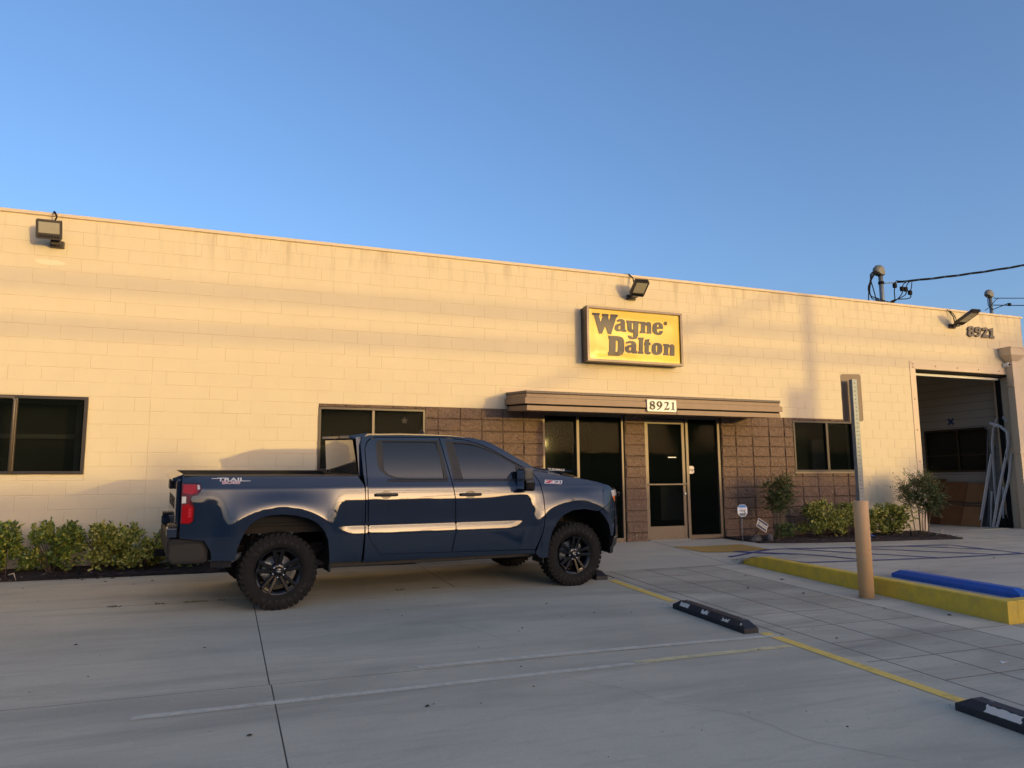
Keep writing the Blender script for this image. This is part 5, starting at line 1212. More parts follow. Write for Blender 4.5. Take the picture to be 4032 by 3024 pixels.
BEDTOP = 1.432
arcR = [(-.46, .557), (-.441, .692), (-.382, .852), (-.308, .945), (-.217, .998), (-.123, 1.020), (.013, 1.024), (.152, 1.010), (.294, .970), (.381, .920), (.456, .836), (.503, .735), (.521, .620), (.533, .480)]
bed_p = [(-.684, .56), (-.70, .66), (-.763, .768), (-1.0, .80), (-1.003, .93)]+[(-1.003, .943), (-.905, .943), (-.874, .975), (-.870, 1.122), (-.912, 1.19), (-.905, 1.228), (-.848, 1.240), (-.812, 1.295), (-.826, 1.358), (-1.0, 1.362)]+[(-.998, BEDTOP), (.845, BEDTOP-.004), (.908, 1.336), (.922, 1.25), (.922, .893), (.90, .470), (.533, .480)]+arcR[::-1][1:]
lampR = [(-1.0, 1.357), (-.829, 1.353), (-.816, 1.295), (-.851, 1.243), (-.908, 1.232), (-.917, 1.190), (-.875, 1.122), (-.878, .98), (-.908, .948), (-1.0, .947)]
arcF = [(3.310, .408), (3.324, .555), (3.360, .718), (3.436, .848), (3.533, .929), (3.671, .984), (3.852, .999), (4.036, .968), (4.160, .896), (4.244, .790), (4.297, .667), (4.308, .512), (4.305, .392)]
fen_p = [(3.137, .46), (3.232, .723), (3.258, .903), (3.255, 1.151), (3.224, 1.351), (3.130, 1.497), (3.195, 1.490), (3.311, 1.468), (3.548, 1.432), (3.83, 1.392), (4.10, 1.345), (4.31, 1.292), (4.385, 1.236), (4.330, 1.228), (4.338, 1.19), (4.353, 1.146), (4.375, 1.118), (4.085, .968)]+[p for p in arcF[::-1] if p[0] < 4.06]+[(3.30, .395), (3.20, .40)]
drR = [(1.123, .545), (.997, .70), (.971, .774), (.961, 1.335), (.956, 1.737), (.985, 1.815), (1.030, 1.858), (1.096, 1.878), (1.899, 1.890), (1.944, 1.641), (1.993, 1.39), (2.031, 1.17), (2.040, .765), (1.994, .527)]
drF = [(2.006, .526), (2.052, .765), (2.043, 1.17), (2.005, 1.39), (1.956, 1.641), (1.911, 1.890), (1.985, 1.889), (2.234, 1.868), (2.413, 1.828), (2.596, 1.755), (2.783, 1.650), (2.972, 1.550), (3.118, 1.492), (3.212, 1.351), (3.243, 1.151), (3.246, .903), (3.220, .723), (3.128, .506)]
glR = [(1.160, 1.815), (1.183, 1.832), (1.857, 1.842), (1.911, 1.400), (1.469, 1.403), (1.307, 1.415), (1.215, 1.449), (1.165, 1.50)]
glRo = [(1.085, 1.80), (1.115, 1.845), (1.893, 1.856), (1.960, 1.39), (1.46, 1.386), (1.29, 1.398), (1.19, 1.432), (1.108, 1.50), (1.088, 1.56)]
glF = [(2.085, 1.832), (2.310, 1.820), (2.491, 1.774), (2.675, 1.690), (2.900, 1.568), (2.925, 1.385), (2.160, 1.39)]
glFo = [(1.972, 1.856), (2.08, 1.852), (2.320, 1.838), (2.50, 1.792), (2.69, 1.704), (2.925, 1.577), (3.035, 1.515), (3.055, 1.378), (2.03, 1.386)]
roofl = [(.905, 1.80), (.93, 1.875), (1.02, 1.905), (1.482, 1.918), (1.818, 1.918), (2.077, 1.915), (2.344, 1.899), (2.526, 1.868), (2.618, 1.832), (2.749, 1.765), (2.901, 1.680), (3.074, 1.588), (3.215, 1.500)]
cab_p = [(.930, .46), (.934, .9), (.930, 1.32), (.916, 1.45)]+roofl+[(3.135, 1.505), (3.110, 1.502)]+[(2.972, 1.560), (2.783, 1.660), (2.596, 1.765), (2.413, 1.838), (2.234, 1.878), (1.985, 1.899), (1.096, 1.888), (1.022, 1.866), (.975, 1.820), (.946, 1.737), (.951, 1.335), (.961, .774), (.993, .698), (1.119, .541), (3.128, .496), (3.12, .455)]
def offset_in(P, k):
    cx = sum(p[0] for p in P)/len(P); cz = sum(p[1] for p in P)/len(P)
    return [(p[0]+(cx-p[0])*k, p[1]+(cz-p[1])*k) for p in P]
for sd in (-1, 1):
    cdt_panel('bed_side', bed_p, [], M_PAINT, sd, lip=.03)
    cdt_panel('fender', fen_p, [], M_PAINT, sd, lip=.03)
    rd = cdt_panel('rear_door', drR, [glRo], M_PAINT, sd)
    fd = cdt_panel('front_door', drF, [glFo], M_PAINT, sd)
    cdt_panel('cab_side', cab_p, [], M_PAINT, sd, lip=.02)
    cdt_panel('window_surround', glRo, [glR], M_TRIMB, sd, rd, off=-.004)
    cdt_panel('window_surround', glFo, [glF], M_TRIMB, sd, fd, off=-.004)
    cdt_panel('pane', offset_in(glR, -.02), [], M_TGLASS, sd, rd, off=-.020, fn=glassd)
    cdt_panel('pane', offset_in(glF, -.02), [], M_TGLASS, sd, fd, off=-.020, fn=glassd)
    MB().prism([(1.150, 1.49), (1.165, 1.49), (1.165, 1.82), (1.150, 1.80)], [], lambda p: (p[0], sd*(sided(p[0], p[1])+.001), p[1]), lambda p: (p[0], sd*(sided(p[0], p[1])-.02), p[1])).build('quarter_bar', M_TRIMB, rd)
    # belt moulding
    for nm, par, xs_ in (('belt_moulding', rd, (1.20, 1.955)), ('belt_moulding', fd, (2.03, 3.05))):
        mb_ = MB(); P = [(xs_[0]+(xs_[1]-xs_[0])*i/6) for i in range(7)]; rows_ = [[(x, sd*(sided(x, z)+o), z) for z, o in ((1.362, .0), (1.366, .006), (1.384, .006), (1.390, .0))] for x in P]
        mb_.add([q for r0 in rows_ for q in r0], [(i*4+j, i*4+j+1, (i+1)*4+j+1, (i+1)*4+j) for i in range(6) for j in range(3)]); mb_.build(nm, M_TRIMB, par)
    # handles: cup, strap
    for par, hx0, hx1, hz in ((rd, 1.035, 1.308, 1.215), (fd, 2.100, 2.376, 1.205)):
        yb = sd*sided((hx0+hx1)/2, hz); cx = (hx0+hx1)/2
        MB().prism([(cx+.068*math.cos(a*.3927), hz+.048*math.sin(a*.3927)) for a in range(16)], [], lambda p: (p[0], sd*(sided(p[0], p[1])+.0015), p[1]), lambda p: (p[0], sd*(sided(p[0], p[1])-.006), p[1])).build('handle_cup', M_PAINT if False else M_GBLACK, par)
        a, b = sorted((yb+sd*.004, yb+sd*.040)); MB().box(hx0, hx1, a, b, hz-.017, hz+.020, .014).build('handle', M_TRIMB, par)
    # tail lamp
    def lf(p, o=.004): return (p[0], sd*(sided(p[0], p[1])+o), p[1])
    tl = MB().prism(lampR, [], lambda p: lf(p, .003), lambda p: lf(p, -.03)).build('tail_light', M_REDD, truck)
    MB().prism([(-.985, 1.345), (-.86, 1.343), (-.855, 1.272), (-.90, 1.247), (-.99, 1.262)], [], lambda p: lf(p, .007), lambda p: lf(p, .0)).build('lens', M_RED, tl)
    MB().prism([(-.855, 1.343), (-.834, 1.342), (-.826, 1.300), (-.852, 1.29)], [], lambda p: lf(p, .007), lambda p: lf(p, .0)).build('lens', M_CLEAR, tl)
    MB().prism([(-.997, 1.225), (-.957, 1.225), (-.957, 1.160), (-.995, 1.155)], [], lambda p: lf(p, .007), lambda p: lf(p, .0)).build('reverse_lens', M_CLEAR, tl)
    MB().prism([(-.99, 1.135), (-.93, 1.150), (-.888, 1.108), (-.890, .975), (-.912, .955), (-.993, .955)], [], lambda p: lf(p, .007), lambda p: lf(p, .0)).build('lens', M_RED, tl)
    for k in range(6): z_ = 1.015+k*.016; MB().prism([(-.934, z_), (-.902, z_), (-.902, z_+.009), (-.934, z_+.009)], [], lambda p: lf(p, .010), lambda p: lf(p, .006)).build('lamp_bar', mat('lamp_bar_red', (.65, .03, .04), .2), tl)
    for c_ in (tl,): pass
    # arch lips and wheel housings
    for arc, cx in ((arcR, 0.), (arcF, WB)):
        A = [(p[0], p[1]) for p in arc]; mb_ = MB(); rows_ = []
        for (x, z) in A:
            y = sided(x, z); ux, uz = (cx-x), (WR-z); L_ = math.hypot(ux, uz); ux /= L_; uz /= L_
            rows_.append([(x, sd*(y-.004), z), (x+ux*.004, sd*(y-.03), z+uz*.004), (x-ux*.03, sd*(y-.12), z-uz*.03), (x-ux*.05, sd*.52, z-uz*.05)])
        mb_.add([q for r0 in rows_ for q in r0], [(i*4+j, i*4+j+1, (i+1)*4+j+1, (i+1)*4+j) for i in range(len(A)-1) for j in range(3)], True)
        me_ = mb_.raw('wheel_housing'); link('wheel_housing', me_, M_DARK, truck)
    # mud flaps
    fy = sorted((sd*.72, sd*1.0))
    MB().box(.535, .558, fy[0], fy[1], .37, .62, .006).build('mud_flap', M_PLAST, truck)
    MB().box(3.262, 3.285, fy[0], fy[1], .32, .58, .006).build('mud_flap', M_PLAST, truck)
    # rocker under-edge
    rb0 = sorted((sd*.70, sd*.905)); MB().box(.56, 3.30, rb0[0], rb0[1], .40, .48, .01).build('rocker', M_TRIMB, truck)
    # mirror
    my = lambda a, b: sorted((sd*a, sd*b))
    mr = thing('mirror'); mr.parent = truck
    y_ = my(.90, 1.00); MB().box(2.915, 2.985, y_[0], y_[1], 1.385, 1.425, .012).build('mirror_arm', M_PLAST, mr)
    y_ = my(.98, 1.20); MB().box(2.885, 3.020, y_[0], y_[1], 1.375, 1.530, .028).build('mirror_cap', mat('mirror_cap_grey', (.05, .05, .052), .35), mr)
    MB().box(2.905, 3.040, y_[0], y_[1], 1.245, 1.385, .03).build('mirror_shell', M_GBLACK, mr)
    y_ = my(1.0, 1.18); MB().box(2.880, 2.886, y_[0], y_[1], 1.27, 1.50, .002).build('mirror_glass', M_CHROME, mr)

# dark backing behind panel gaps and interior mass
def hull(name, xs_, halfw, z0, z1, m): return MB().box(xs_[0], xs_[1], -halfw, halfw, z0, z1).build(name, m, truck)
hull('cabin_floor', (.96, 3.15), .885, .50, 1.36, M_DARK)
hull('engine_bay', (3.16, 3.25), .86, .55, 1.36, M_DARK)
MB().box(3.25, 4.30, -.50, .50, .50, 1.22).build('engine', M_DARK, truck)
cv_ = MB()   # dark cabin volume behind tinted glass
cp = [(1.0, 1.36), (1.0, 1.80), (1.1, 1.86), (2.25, 1.855), (2.5, 1.79), (2.9, 1.56), (3.0, 1.40), (3.0, 1.36)]
cv_.prism(cp, [], lambda p: (p[0], -(d0(p[1])-.05), p[1]), lambda p: (p[0], (d0(p[1])-.05), p[1])); cv_.build('cabin_interior', M_DARK, truck)
# seats and wheel silhouettes close behind the front pane
MB().tube([(2.46+.15*math.cos(a*.5236), -.835+.02*math.sin(a), 1.56+.15*math.sin(a*.5236)) for a in range(13)], .010, 6).build('steering_wheel', M_PLAST, truck) if False else None

# roof
def roofz(x):
    P = [(.86, 1.875), (.92, 1.905), (1.05, 1.932), (1.48, 1.946), (1.82, 1.946), (2.08, 1.942), (2.32, 1.925), (2.42, 1.905)]
    for a, b in zip(P, P[1:]):
        if x <= b[0]: return a[1]+(b[1]-a[1])*(x-a[0])/(b[0]-a[0])
    return P[-1][1]
mb_ = MB(); nx, ny = 26, 20; vs = []
for i in range(nx+1):
    x = .90+(2.42-.90)*i/nx
    hw = .745+.0*(x)
    for j in range(ny+1):
        u = -1+2*j/ny; e = abs(u)**5
        zr = roofz(x); zside = min(zr-.03, 1.918 if x < 2.1 else 1.918-(x-2.1)*.09)
        vs.append((x, u*(d0(1.905)+.004), zr+(zside-zr)*e))
mb_.add(vs, [(i*(ny+1)+j, (i+1)*(ny+1)+j, (i+1)*(ny+1)+j+1, i*(ny+1)+j+1) for i in range(nx) for j in range(ny)], True); link('roof', mb_.raw('roof'), M_PAINT, truck)
# roof rear spoiler lip with high brake lamp
MB().add([(.80, -.70, 1.865), (.80, .70, 1.865), (.92, .76, 1.835), (.92, -.76, 1.835), (.79, -.70, 1.895), (.79, .70, 1.895), (1.0, .76, 1.930), (1.0, -.76, 1.930)], [(0, 1, 2, 3), (4, 7, 6, 5), (0, 4, 5, 1), (1, 5, 6, 2), (2, 6, 7, 3), (3, 7, 4, 0)]).build('roof_spoiler', M_PAINT, truck)
MB().box(.784, .80, -.22, .22, 1.872, 1.890).build('brake_light', M_REDD, truck)
MB().lathe([(1.945, .05), (1.985, .03), (2.0, .0)], (1.95, .0, 0), 'Z', 10).build('antenna', M_TRIMB, truck)
# rear window and cab back
MB().add([(.905, -.80, 1.30), (.905, .80, 1.30), (.905, .80, 1.50), (.905, -.80, 1.50)], [(0, 1, 2, 3)]).build('cab_back', M_PAINT, truck)
def quad(name, P, m, nu=10, bow=0.): 
    A, B, C_, D_ = [Vector(p) for p in P]; vs = []
    for j in range(nu+1):
        for i in range(nu+1):
            u, v = i/nu, j/nu; q = A.lerp(B, u).lerp(D_.lerp(C_, u), v); q.x += bow*(1-(2*u-1)**2); vs.append(q)
    me = MB().add(vs, [(j*(nu+1)+i, j*(nu+1)+i+1, (j+1)*(nu+1)+i+1, (j+1)*(nu+1)+i) for j in range(nu) for i in range(nu)], True).raw(name); return link(name, me, m, truck)
M_RGLASS = mat('rear_glass', (.06, .05, .04), .03, spec=.6, coat=1.0)
quad('rear_window', [(.885, -.80, 1.455), (.885, .80, 1.455), (.835, .70, 1.845), (.835, -.70, 1.845)], M_RGLASS, bow=-.02)
for y0_, y1_ in ((-.845, -.80), (.80, .845)):
    MB().add([(.89, y0_, 1.42), (.905, y1_, 1.42), (.875, y1_*.885, 1.88), (.86, y0_*.885, 1.88), (.925, y0_, 1.42), (.925, y1_, 1.42), (.93, y1_*.885, 1.88), (.93, y0_*.885, 1.88)], [(0, 1, 2, 3), (4, 7, 6, 5), (0, 4, 5, 1), (2, 6, 7, 3), (0, 3, 7, 4), (1, 5, 6, 2)]).build('rear_pillar', M_PAINT, truck)
# windscreen
mb_ = MB(); vs = []; nu = 16
for j in range(nu+1):
    v = j/nu; xb, zb = 3.20, 1.485; xt, zt = 2.40, 1.903; hw = .80+(.69-.80)*v
    for i in range(nu+1):
        u = -1+2*i/nu; vs.append((xb+(xt-xb)*v+.22*(1-v*.5)*(1-u*u)-.0, u*hw, zb+(zt-zb)*v+.0*(1-u*u)))
mb_.add(vs, [(j*(nu+1)+i, j*(nu+1)+i+1, (j+1)*(nu+1)+i+1, (j+1)*(nu+1)+i) for j in range(nu) for i in range(nu)], True); link('windscreen', mb_.raw('windscreen'), M_TGLASS, truck)
# hood with raised centre
def hz(x, y):
    P = [(3.13, 1.497), (3.195, 1.490), (3.311, 1.470), (3.548, 1.434), (3.83, 1.394), (4.10, 1.347), (4.31, 1.294), (4.45, 1.225), (4.60, 1.13)]
    ze = P[-1][1]
    for a, b in zip(P, P[1:]):
        if x <= b[0]: ze = a[1]+(b[1]-a[1])*max(0, (x-a[0])/(b[0]-a[0])); break
    c = 1-(abs(y)/.90)**2.2; crown = .052*max(c, 0)
    ridge = .030*(1-_sm((abs(y)-.36)/.12))*_sm((4.35-x)/.5)
    return ze+crown+ridge
mb_ = MB(); vs = []; nx, ny = 40, 48
for i in range(nx+1):
    x = 3.26+(4.56-3.26)*i/nx
    for j in range(ny+1):
        u = -1+2*j/ny; xx = x-(.22*abs(u)**2.4)*_sm((x-3.9)/.6); hw = min(.918, sided(min(xx, 4.35), 1.38)-.004); y = u*hw
        vs.append((xx+.0, y, hz(xx, y)))
mb_.add(vs, [(i*(ny+1)+j, (i+1)*(ny+1)+j, (i+1)*(ny+1)+j+1, i*(ny+1)+j+1) for i in range(nx) for j in range(ny)], True); hood = link('hood', mb_.raw('hood'), M_PAINT, truck)
MB().add([(3.24, -.36, 1.545), (3.24, .36, 1.545), (3.24, .36, 1.50), (3.24, -.36, 1.50), (3.62, -.30, hz(3.62, .3)+.012), (3.62, .30, hz(3.62, .3)+.012)], [(0, 1, 2, 3), (0, 4, 5, 1), (0, 3, 4), (1, 5, 2), (3, 2, 5, 4)]).build('hood_scoop', M_PAINT, hood)
for sd in (-1, 1):
    MB().prism([(3.40, 1.512), (3.95, 1.492), (4.12, 1.462), (3.40, 1.476)], [], lambda p: (p[0], sd*(.425-(p[0]-3.4)*.05), p[1]), lambda p: (p[0], sd*.36, p[1])).build('hood_bulge', M_PAINT, hood)
MB().box(3.16, 3.30, -.86, .86, 1.44, 1.475, .01).build('cowl', M_TRIMB, truck)
text_obj('badge_text', 'DURAMAX', .045, Matrix.Translation((3.80, -.410, 1.489)) @ Matrix.Rotation(R(2.6), 4, 'Y') @ FRONT @ Matrix.Scale(1.25, 4, (1, 0, 0)), mat('badge_silver', (.45, .47, .50), .35, metal=.4), hood, .001, .001)

# nose: swept plan curve
def nose_curve(n=22):
    out = []
    for i in range(n+1):
        a = i/n; th = a*math.pi/2
        out.append((4.02+.64*math.sin(th)**.85, 1.0*math.cos(th)**.38 if i < n else 0.))
    return out
NC = [(4.02, None), (4.12, None), (4.22, None), (4.32, None), (4.40, None), (4.48, .86), (4.545, .76), (4.59, .62), (4.625, .45), (4.645, .25), (4.65, 0.)]
def nose(name, levels, m, par=truck, off=0., xin=lambda z: 0., x_from=4.0, thick=False):
    mb_ = MB(); rows_ = []
    for (z, o) in levels:
        row = []
        for (x, y) in NC:
            if x < x_from-.001: continue
            yy = sided(x, z)-.0 if y is None else y
            if y is None and x >= 4.4: yy = .93
            row.append((x+o+xin(z), yy+o, z))
        rows_.append(row)
    n = len(rows_[0]); vs = []
    for r0 in rows_: vs += [(p[0], -p[1], p[2]) for p in r0]+[(p[0], p[1], p[2]) for p in r0[::-1]][1:]
    N_ = 2*n-1
    mb_.add(vs, [(i*N_+j, i*N_+j+1, (i+1)*N_+j+1, (i+1)*N_+j) for i in range(len(rows_)-1) for j in range(N_-1)], True)
    return link(name, mb_.raw(name), m, par)
def bumper_side(sd):
    P = [(4.093, .962), (4.380, 1.112), (4.40, 1.06), (4.40, .615), (4.312, .615), (4.297, .667), (4.244, .790), (4.160, .896)]
    return cdt_panel('bumper_cover', P, [], M_PAINT, sd, lip=.03)
for sd in (-1, 1):
    bumper_side(sd)
    cdt_panel('bumper_valance', [(4.308, .598), (4.40, .598), (4.40, .40), (4.34, .385), (4.306, .392), (4.308, .512)], [], M_TRIMB, sd, lip=.05)
    hl = cdt_panel('headlight', [(4.334, 1.226), (4.345, 1.180), (4.358, 1.140), (4.383, 1.112), (4.41, 1.07), (4.41, 1.235)], [], M_CLEAR, sd, off=.004, lip=.03)
    cdt_panel('indicator', [(4.352, 1.150), (4.362, 1.135), (4.385, 1.105), (4.41, 1.075), (4.41, 1.150)], [], M_AMBER, sd, hl, off=.007, lip=.006)
nose('grille', [(1.26, -.02), (1.235, .0), (1.15, .012), (1.06, .01), (.96, .0)], M_GBLACK, x_from=4.40, off=0)
nose('headlight', [(1.235, .004), (1.17, .012), (1.085, .008)], M_CLEAR, x_from=4.40)
nose('bumper_cover', [(1.10, -.005), (.95, .012), (.80, .02), (.615, .02)], M_PAINT, x_from=4.40)
nose('chrome_strip', [(.618, .022), (.606, .027), (.597, .022)], M_CHROME, x_from=4.31)
nose('bumper_valance', [(.597, .018), (.50, .01), (.42, -.03), (.38, -.09)], M_TRIMB, x_from=4.31)
for sd in (-1, 1):
    q = sorted((sd*.62, sd*.74)); MB().box(4.47, 4.60, q[0], q[1], .72, .84, .02).build('fog_lamp', M_TRIMB, truck)
    q = sorted((sd*.30, sd*.46)); MB().box(4.62, 4.70, q[0], q[1], .60, .68, .02).build('tow_hook', M_REDD, truck)
MB().box(4.63, 4.675, -.70, .70, 1.13, 1.19, .012).build('grille_bar', M_GBLACK, truck)

# bed box, rails, tailgate, rear bumper
for sd in (-1, 1):
    a, b = sorted((sd*.80, sd*.925)); MB().box(-.985, .86, a, b, BEDTOP-.004, BEDTOP+.010, .005).build('bed_rail_cap', M_TRIMB, truck)
    a, b = sorted((sd*.78, sd*.83)); MB().box(-.985, .88, a, b, .92, BEDTOP-.006).build('bed_wall', M_PLAST, truck)
MB().box(-.985, .88, -.79, .79, .88, .92).build('bed_floor', M_PLAST, truck)
MB().box(.83, .88, -.78, .78, .92, BEDTOP-.01).build('bed_front', M_PLAST, truck)
tg = MB().box(-1.045, -.99, -.80, .80, .86, 1.40, .02).build('tailgate', M_PAINT, truck)
MB().add([(-1.09, -.78, 1.405), (-1.09, .78, 1.405), (-.985, .80, 1.448), (-.985, -.80, 1.448), (-1.08, -.78, 1.375), (-1.08, .78, 1.375), (-.985, .80, 1.38), (-.985, -.80, 1.38)], [(0, 1, 2, 3), (4, 7, 6, 5), (0, 4, 5, 1), (1, 5, 6, 2), (2, 6, 7, 3), (3, 7, 4, 0)]).build('tailgate_spoiler', M_PAINT, tg)
text_obj('tailgate_lettering', 'CHEVROLET', .17, Matrix.Translation((-1.047, 0, 1.12)) @ Matrix.Rotation(R(-90), 4, 'Z') @ FRONT @ Matrix.Scale(1.15, 4, (1, 0, 0)), M_TRIMB, tg, .002, .002)
MB().box(-1.085, -1.045, -.14, .14, 1.26, 1.36, .01).build('tailgate_handle', M_TRIMB, tg)
bp = MB()
P = [(-1.115, .62), (-1.085, .555), (-1.05, .532), (-.745, .530), (-.720, .56), (-.712, .70), (-.765, .775), (-.80, .79), (-1.085, .79), (-1.112, .775)]
bp.prism(P, [], lambda p: (p[0], -.955, p[1]), lambda p: (p[0], .955, p[1]))
rbp = bp.build('rear_bumper', M_PLAST, truck)
bv = rbp.modifiers.new('b', 'BEVEL'); bv.width = .02; bv.segments = 3; bv.limit_method = 'ANGLE'
for sd in (-1, 1):
    MB().prism([(-1.085, .735), (-.79, .735), (-.752, .68), (-.752, .60), (-.80, .565), (-1.06, .565), (-1.09, .62)], [], lambda p: (p[0], sd*.966, p[1]), lambda p: (p[0], sd*.95, p[1])).build('bumper_pad', M_TRIMB, rbp)
    a, b = sorted((sd*.70, sd*.93)); MB().box(-1.12, -1.02, a, b, .80, .90, .012).build('corner_step', M_PAINT, rbp)
    MB().box(-1.11, -1.02, a, b, .90, .935, .01).build('corner_step_pad', M_TRIMB, rbp)
    cdt_panel('bed_skirt', [(-.69, .55), (-.49, .55), (-.49, .487), (-.69, .487)], [], M_PLAST, sd, off=-.03, lip=.02)
MB().box(-1.20, -1.02, -.04, .04, .50, .58, .008).build('hitch_receiver', M_DARK, truck)
# chassis
for y in (-.52, .44): MB().box(-1.0, 4.2, y, y+.08, .50, .64).build('frame_rail', M_UNDER, truck)
MB().box(.55, 3.25, -.85, .85, .43, .50).build('floor_pan', M_UNDER, truck)
MB().tube([(0, -.80, .42), (0, .80, .42)], .05, 12).lathe([(-.14, 0), (-.13, .12), (0, .17), (.13, .12), (.14, 0)], (0, 0, .42), 'Y', 14).build('rear_axle', M_UNDER, truck)
MB().tube([(WB, -.80, .42), (WB, .80, .42)], .045, 10).box(WB-.25, WB+.25, -.55, .55, .30, .48).build('front_subframe', M_UNDER, truck)
for y in (-.60, .60):
    MB().tube([(-.45, y, .62), (-.2, y, .50), (0, y, .47), (.25, y, .50), (.62, y, .60)], .028, 6).build('leaf_spring', M_UNDER, truck)
    MB().tube([(-.30, y, .50), (-.12, y*.95, 1.0)], .035, 8).build('damper', M_UNDER, truck)
    MB().tube([(WB+.02, y, .45), (WB+.02, y*.92, 1.0)], .05, 10).build('strut', M_UNDER, truck)
    for k in range(6): pass
MB().box(-.62, .60, -.80, .80, .80, .875).box(-.55, .5, -.78, -.70, .86, .92).build('bed_underside', M_UNDER, truck)
MB().box(-.5, .52, -.82, -.80, .885, .905).build('seam_flange', M_PLAST, truck)
MB().tube([(-.20, -.66, .60), (-.42, -.80, .56), (-.50, -.90, .545)], .035, 12).build('exhaust_pipe', M_GALV, truck)

# wheels ----------------------------------------------------------
def gear(r0, r1, w0, w1, n): pass
tyre_prof = [(.105, .250), (.120, .262), (.135, .285), (.140, .325), (.136, .362), (.128, .385), (.112, .396), (.0, .400), (-.112, .396), (-.128, .385), (-.136, .362), (-.140, .325), (-.135, .285), (-.120, .262), (-.105, .250)]
tm_ = MB().lathe(tyre_prof, (0, 0, 0), 'Y', 64)
tyre_me = tm_.raw('tyre')
lug = MB()
def lugbox(a0, a1, y0, y1, r0, r1, sk=0.):
    vs = []
    for r_, sh in ((r0, 0), (r1, .12)):
        for y, s_ in ((y0, -sk), (y1, sk)):
            for a in (a0+s_+(a1-a0)*sh*.5, a1+s_-(a1-a0)*sh*.5): vs.append((r_*math.cos(a), y, r_*math.sin(a)))
    lug.add(vs, [(0, 1, 3, 2), (4, 6, 7, 5), (0, 4, 5, 1), (2, 3, 7, 6), (0, 2, 6, 4), (1, 5, 7, 3)])
NL = 40
for k in range(NL):
    a = 2*math.pi*k/NL; w = 2*math.pi/NL
    for s_ in (-1, 1):
        lugbox(a, a+w*.66, s_*.070, s_*.126, .392, .4115, .02*s_)
        lugbox(a+w*.2, a+w*.74, s_*.118, s_*.137, .366 if k % 2 else .352, .404)
        lugbox(a+w*.45, a+w*1.05, s_*.012, s_*.060, .394, .411, .03*s_)
lug_me = lug.raw('tread')
rim = MB().lathe([(.118, .252), (.128, .258), (.130, .252), (.124, .240), (.100, .228), (.02, .215), (-.10, .215), (-.11, .25)], (0, 0, 0), 'Y', 56)
rim_me = rim.raw('rim_barrel')
sp5 = MB()
for k in range(5):
    a = math.pi/2+2*math.pi*k/5+.18
    for s_ in (-1, 1):    # paired spokes making an open V
        inner = Vector((math.cos(a+s_*.26), math.sin(a+s_*.26)))*.062; outer = Vector((math.cos(a+s_*.20), math.sin(a+s_*.20)))*.240
        d_ = (outer-inner).normalized(); n_ = Vector((-d_.y, d_.x))
        wi, wo_ = .017, .022
        q = [inner-n_*wi, inner+n_*wi, outer+n_*wo_, outer-n_*wo_]
        yt = [-.098, -.098, -.122, -.122]; chin = .010
        vs = [(p.x, y, p.y) for p, y in zip(q, yt)]+[(p.x, -.045, p.y) for p in q]
        q2 = [inner-n_*(wi-chin*.6), inner+n_*(wi-chin*.6), outer+n_*(wo_-chin), outer-n_*(wo_-chin)]
        vs += [(p.x, y-.006, p.y) for p, y in zip(q2, yt)]
        sp5.add(vs, [(8, 9, 10, 11), (0, 8, 11, 3), (1, 2, 10, 9), (0, 1, 9, 8), (3, 11, 10, 2), (0, 3, 7, 4), (1, 5, 6, 2), (0, 4, 5, 1), (3, 2, 6, 7)])
    b0 = Vector((math.cos(a-.28), math.sin(a-.28)))*.238; b1 = Vector((math.cos(a+.28), math.sin(a+.28)))*.238; c0 = b0*.90; c1 = b1*.90
    sp5.add([(b0.x, -.122, b0.y), (b1.x, -.122, b1.y), (c1.x, -.118, c1.y), (c0.x, -.118, c0.y), (b0.x, -.10, b0.y), (b1.x, -.10, b1.y), (c1.x, -.09, c1.y), (c0.x, -.09, c0.y)], [(0, 1, 2, 3), (3, 2, 6, 7), (0, 4, 5, 1)])
sp5.lathe([(-.04, .085), (-.095, .085), (-.102, .078), (-.104, .045)], (0, 0, 0), 'Y', 30)
spoke_me = sp5.mesh('spokes')
cap = MB().lathe([(-.10, .045), (-.116, .042), (-.121, .03), (-.122, 0)], (0, 0, 0), 'Y', 24); cap_me = cap.raw('centre_cap')
bow = MB().prism([(-.024, -.006), (-.009, -.006), (-.006, -.011), (.009, -.011), (.007, -.006), (.024, -.006), (.021, .006), (.006, .006), (.004, .011), (-.011, .011), (-.008, .006), (-.021, .006)], [], lambda p: (p[0], -.1245, p[1]), lambda p: (p[0], -.1215, p[1])).mesh('cap_emblem')
nut = MB()
for k in range(6): a = R(60*k+30); nut.lathe([(-.098, .011), (-.112, .011), (-.119, .006), (-.120, 0)], (.065*math.cos(a), 0, .065*math.sin(a)), 'Y', 8)
disc = MB().lathe([(-.01, .0), (-.01, .165), (.01, .165), (.01, .0)], (0, 0, 0), 'Y', 36); disc_me = disc.raw('brake_disc')
cal = MB().box(-.17, -.06, -.04, .05, -.08, .08, .02); cal_me = cal.mesh('brake_caliper')
for me_, m_ in ((tyre_me, M_TYRE), (lug_me, M_TYRE), (rim_me, M_GBLACK), (spoke_me, M_GBLACK), (cap_me, M_GBLACK), (bow, M_CHROME), (disc_me, M_GALV), (cal_me, M_GALV)): me_.materials.append(m_)
nut_me = []
for k in range(6):
    a = R(60*k+30); me_ = MB().lathe([(-.098, .011), (-.112, .011), (-.119, .006), (-.120, 0)], (.065*math.cos(a), 0, .065*math.sin(a)), 'Y', 8).raw('lug_nut'); me_.materials.append(M_CHROME); nut_me.append(me_)
M_TXT = mat('tyre_lettering', (.020, .018, .017), .7)
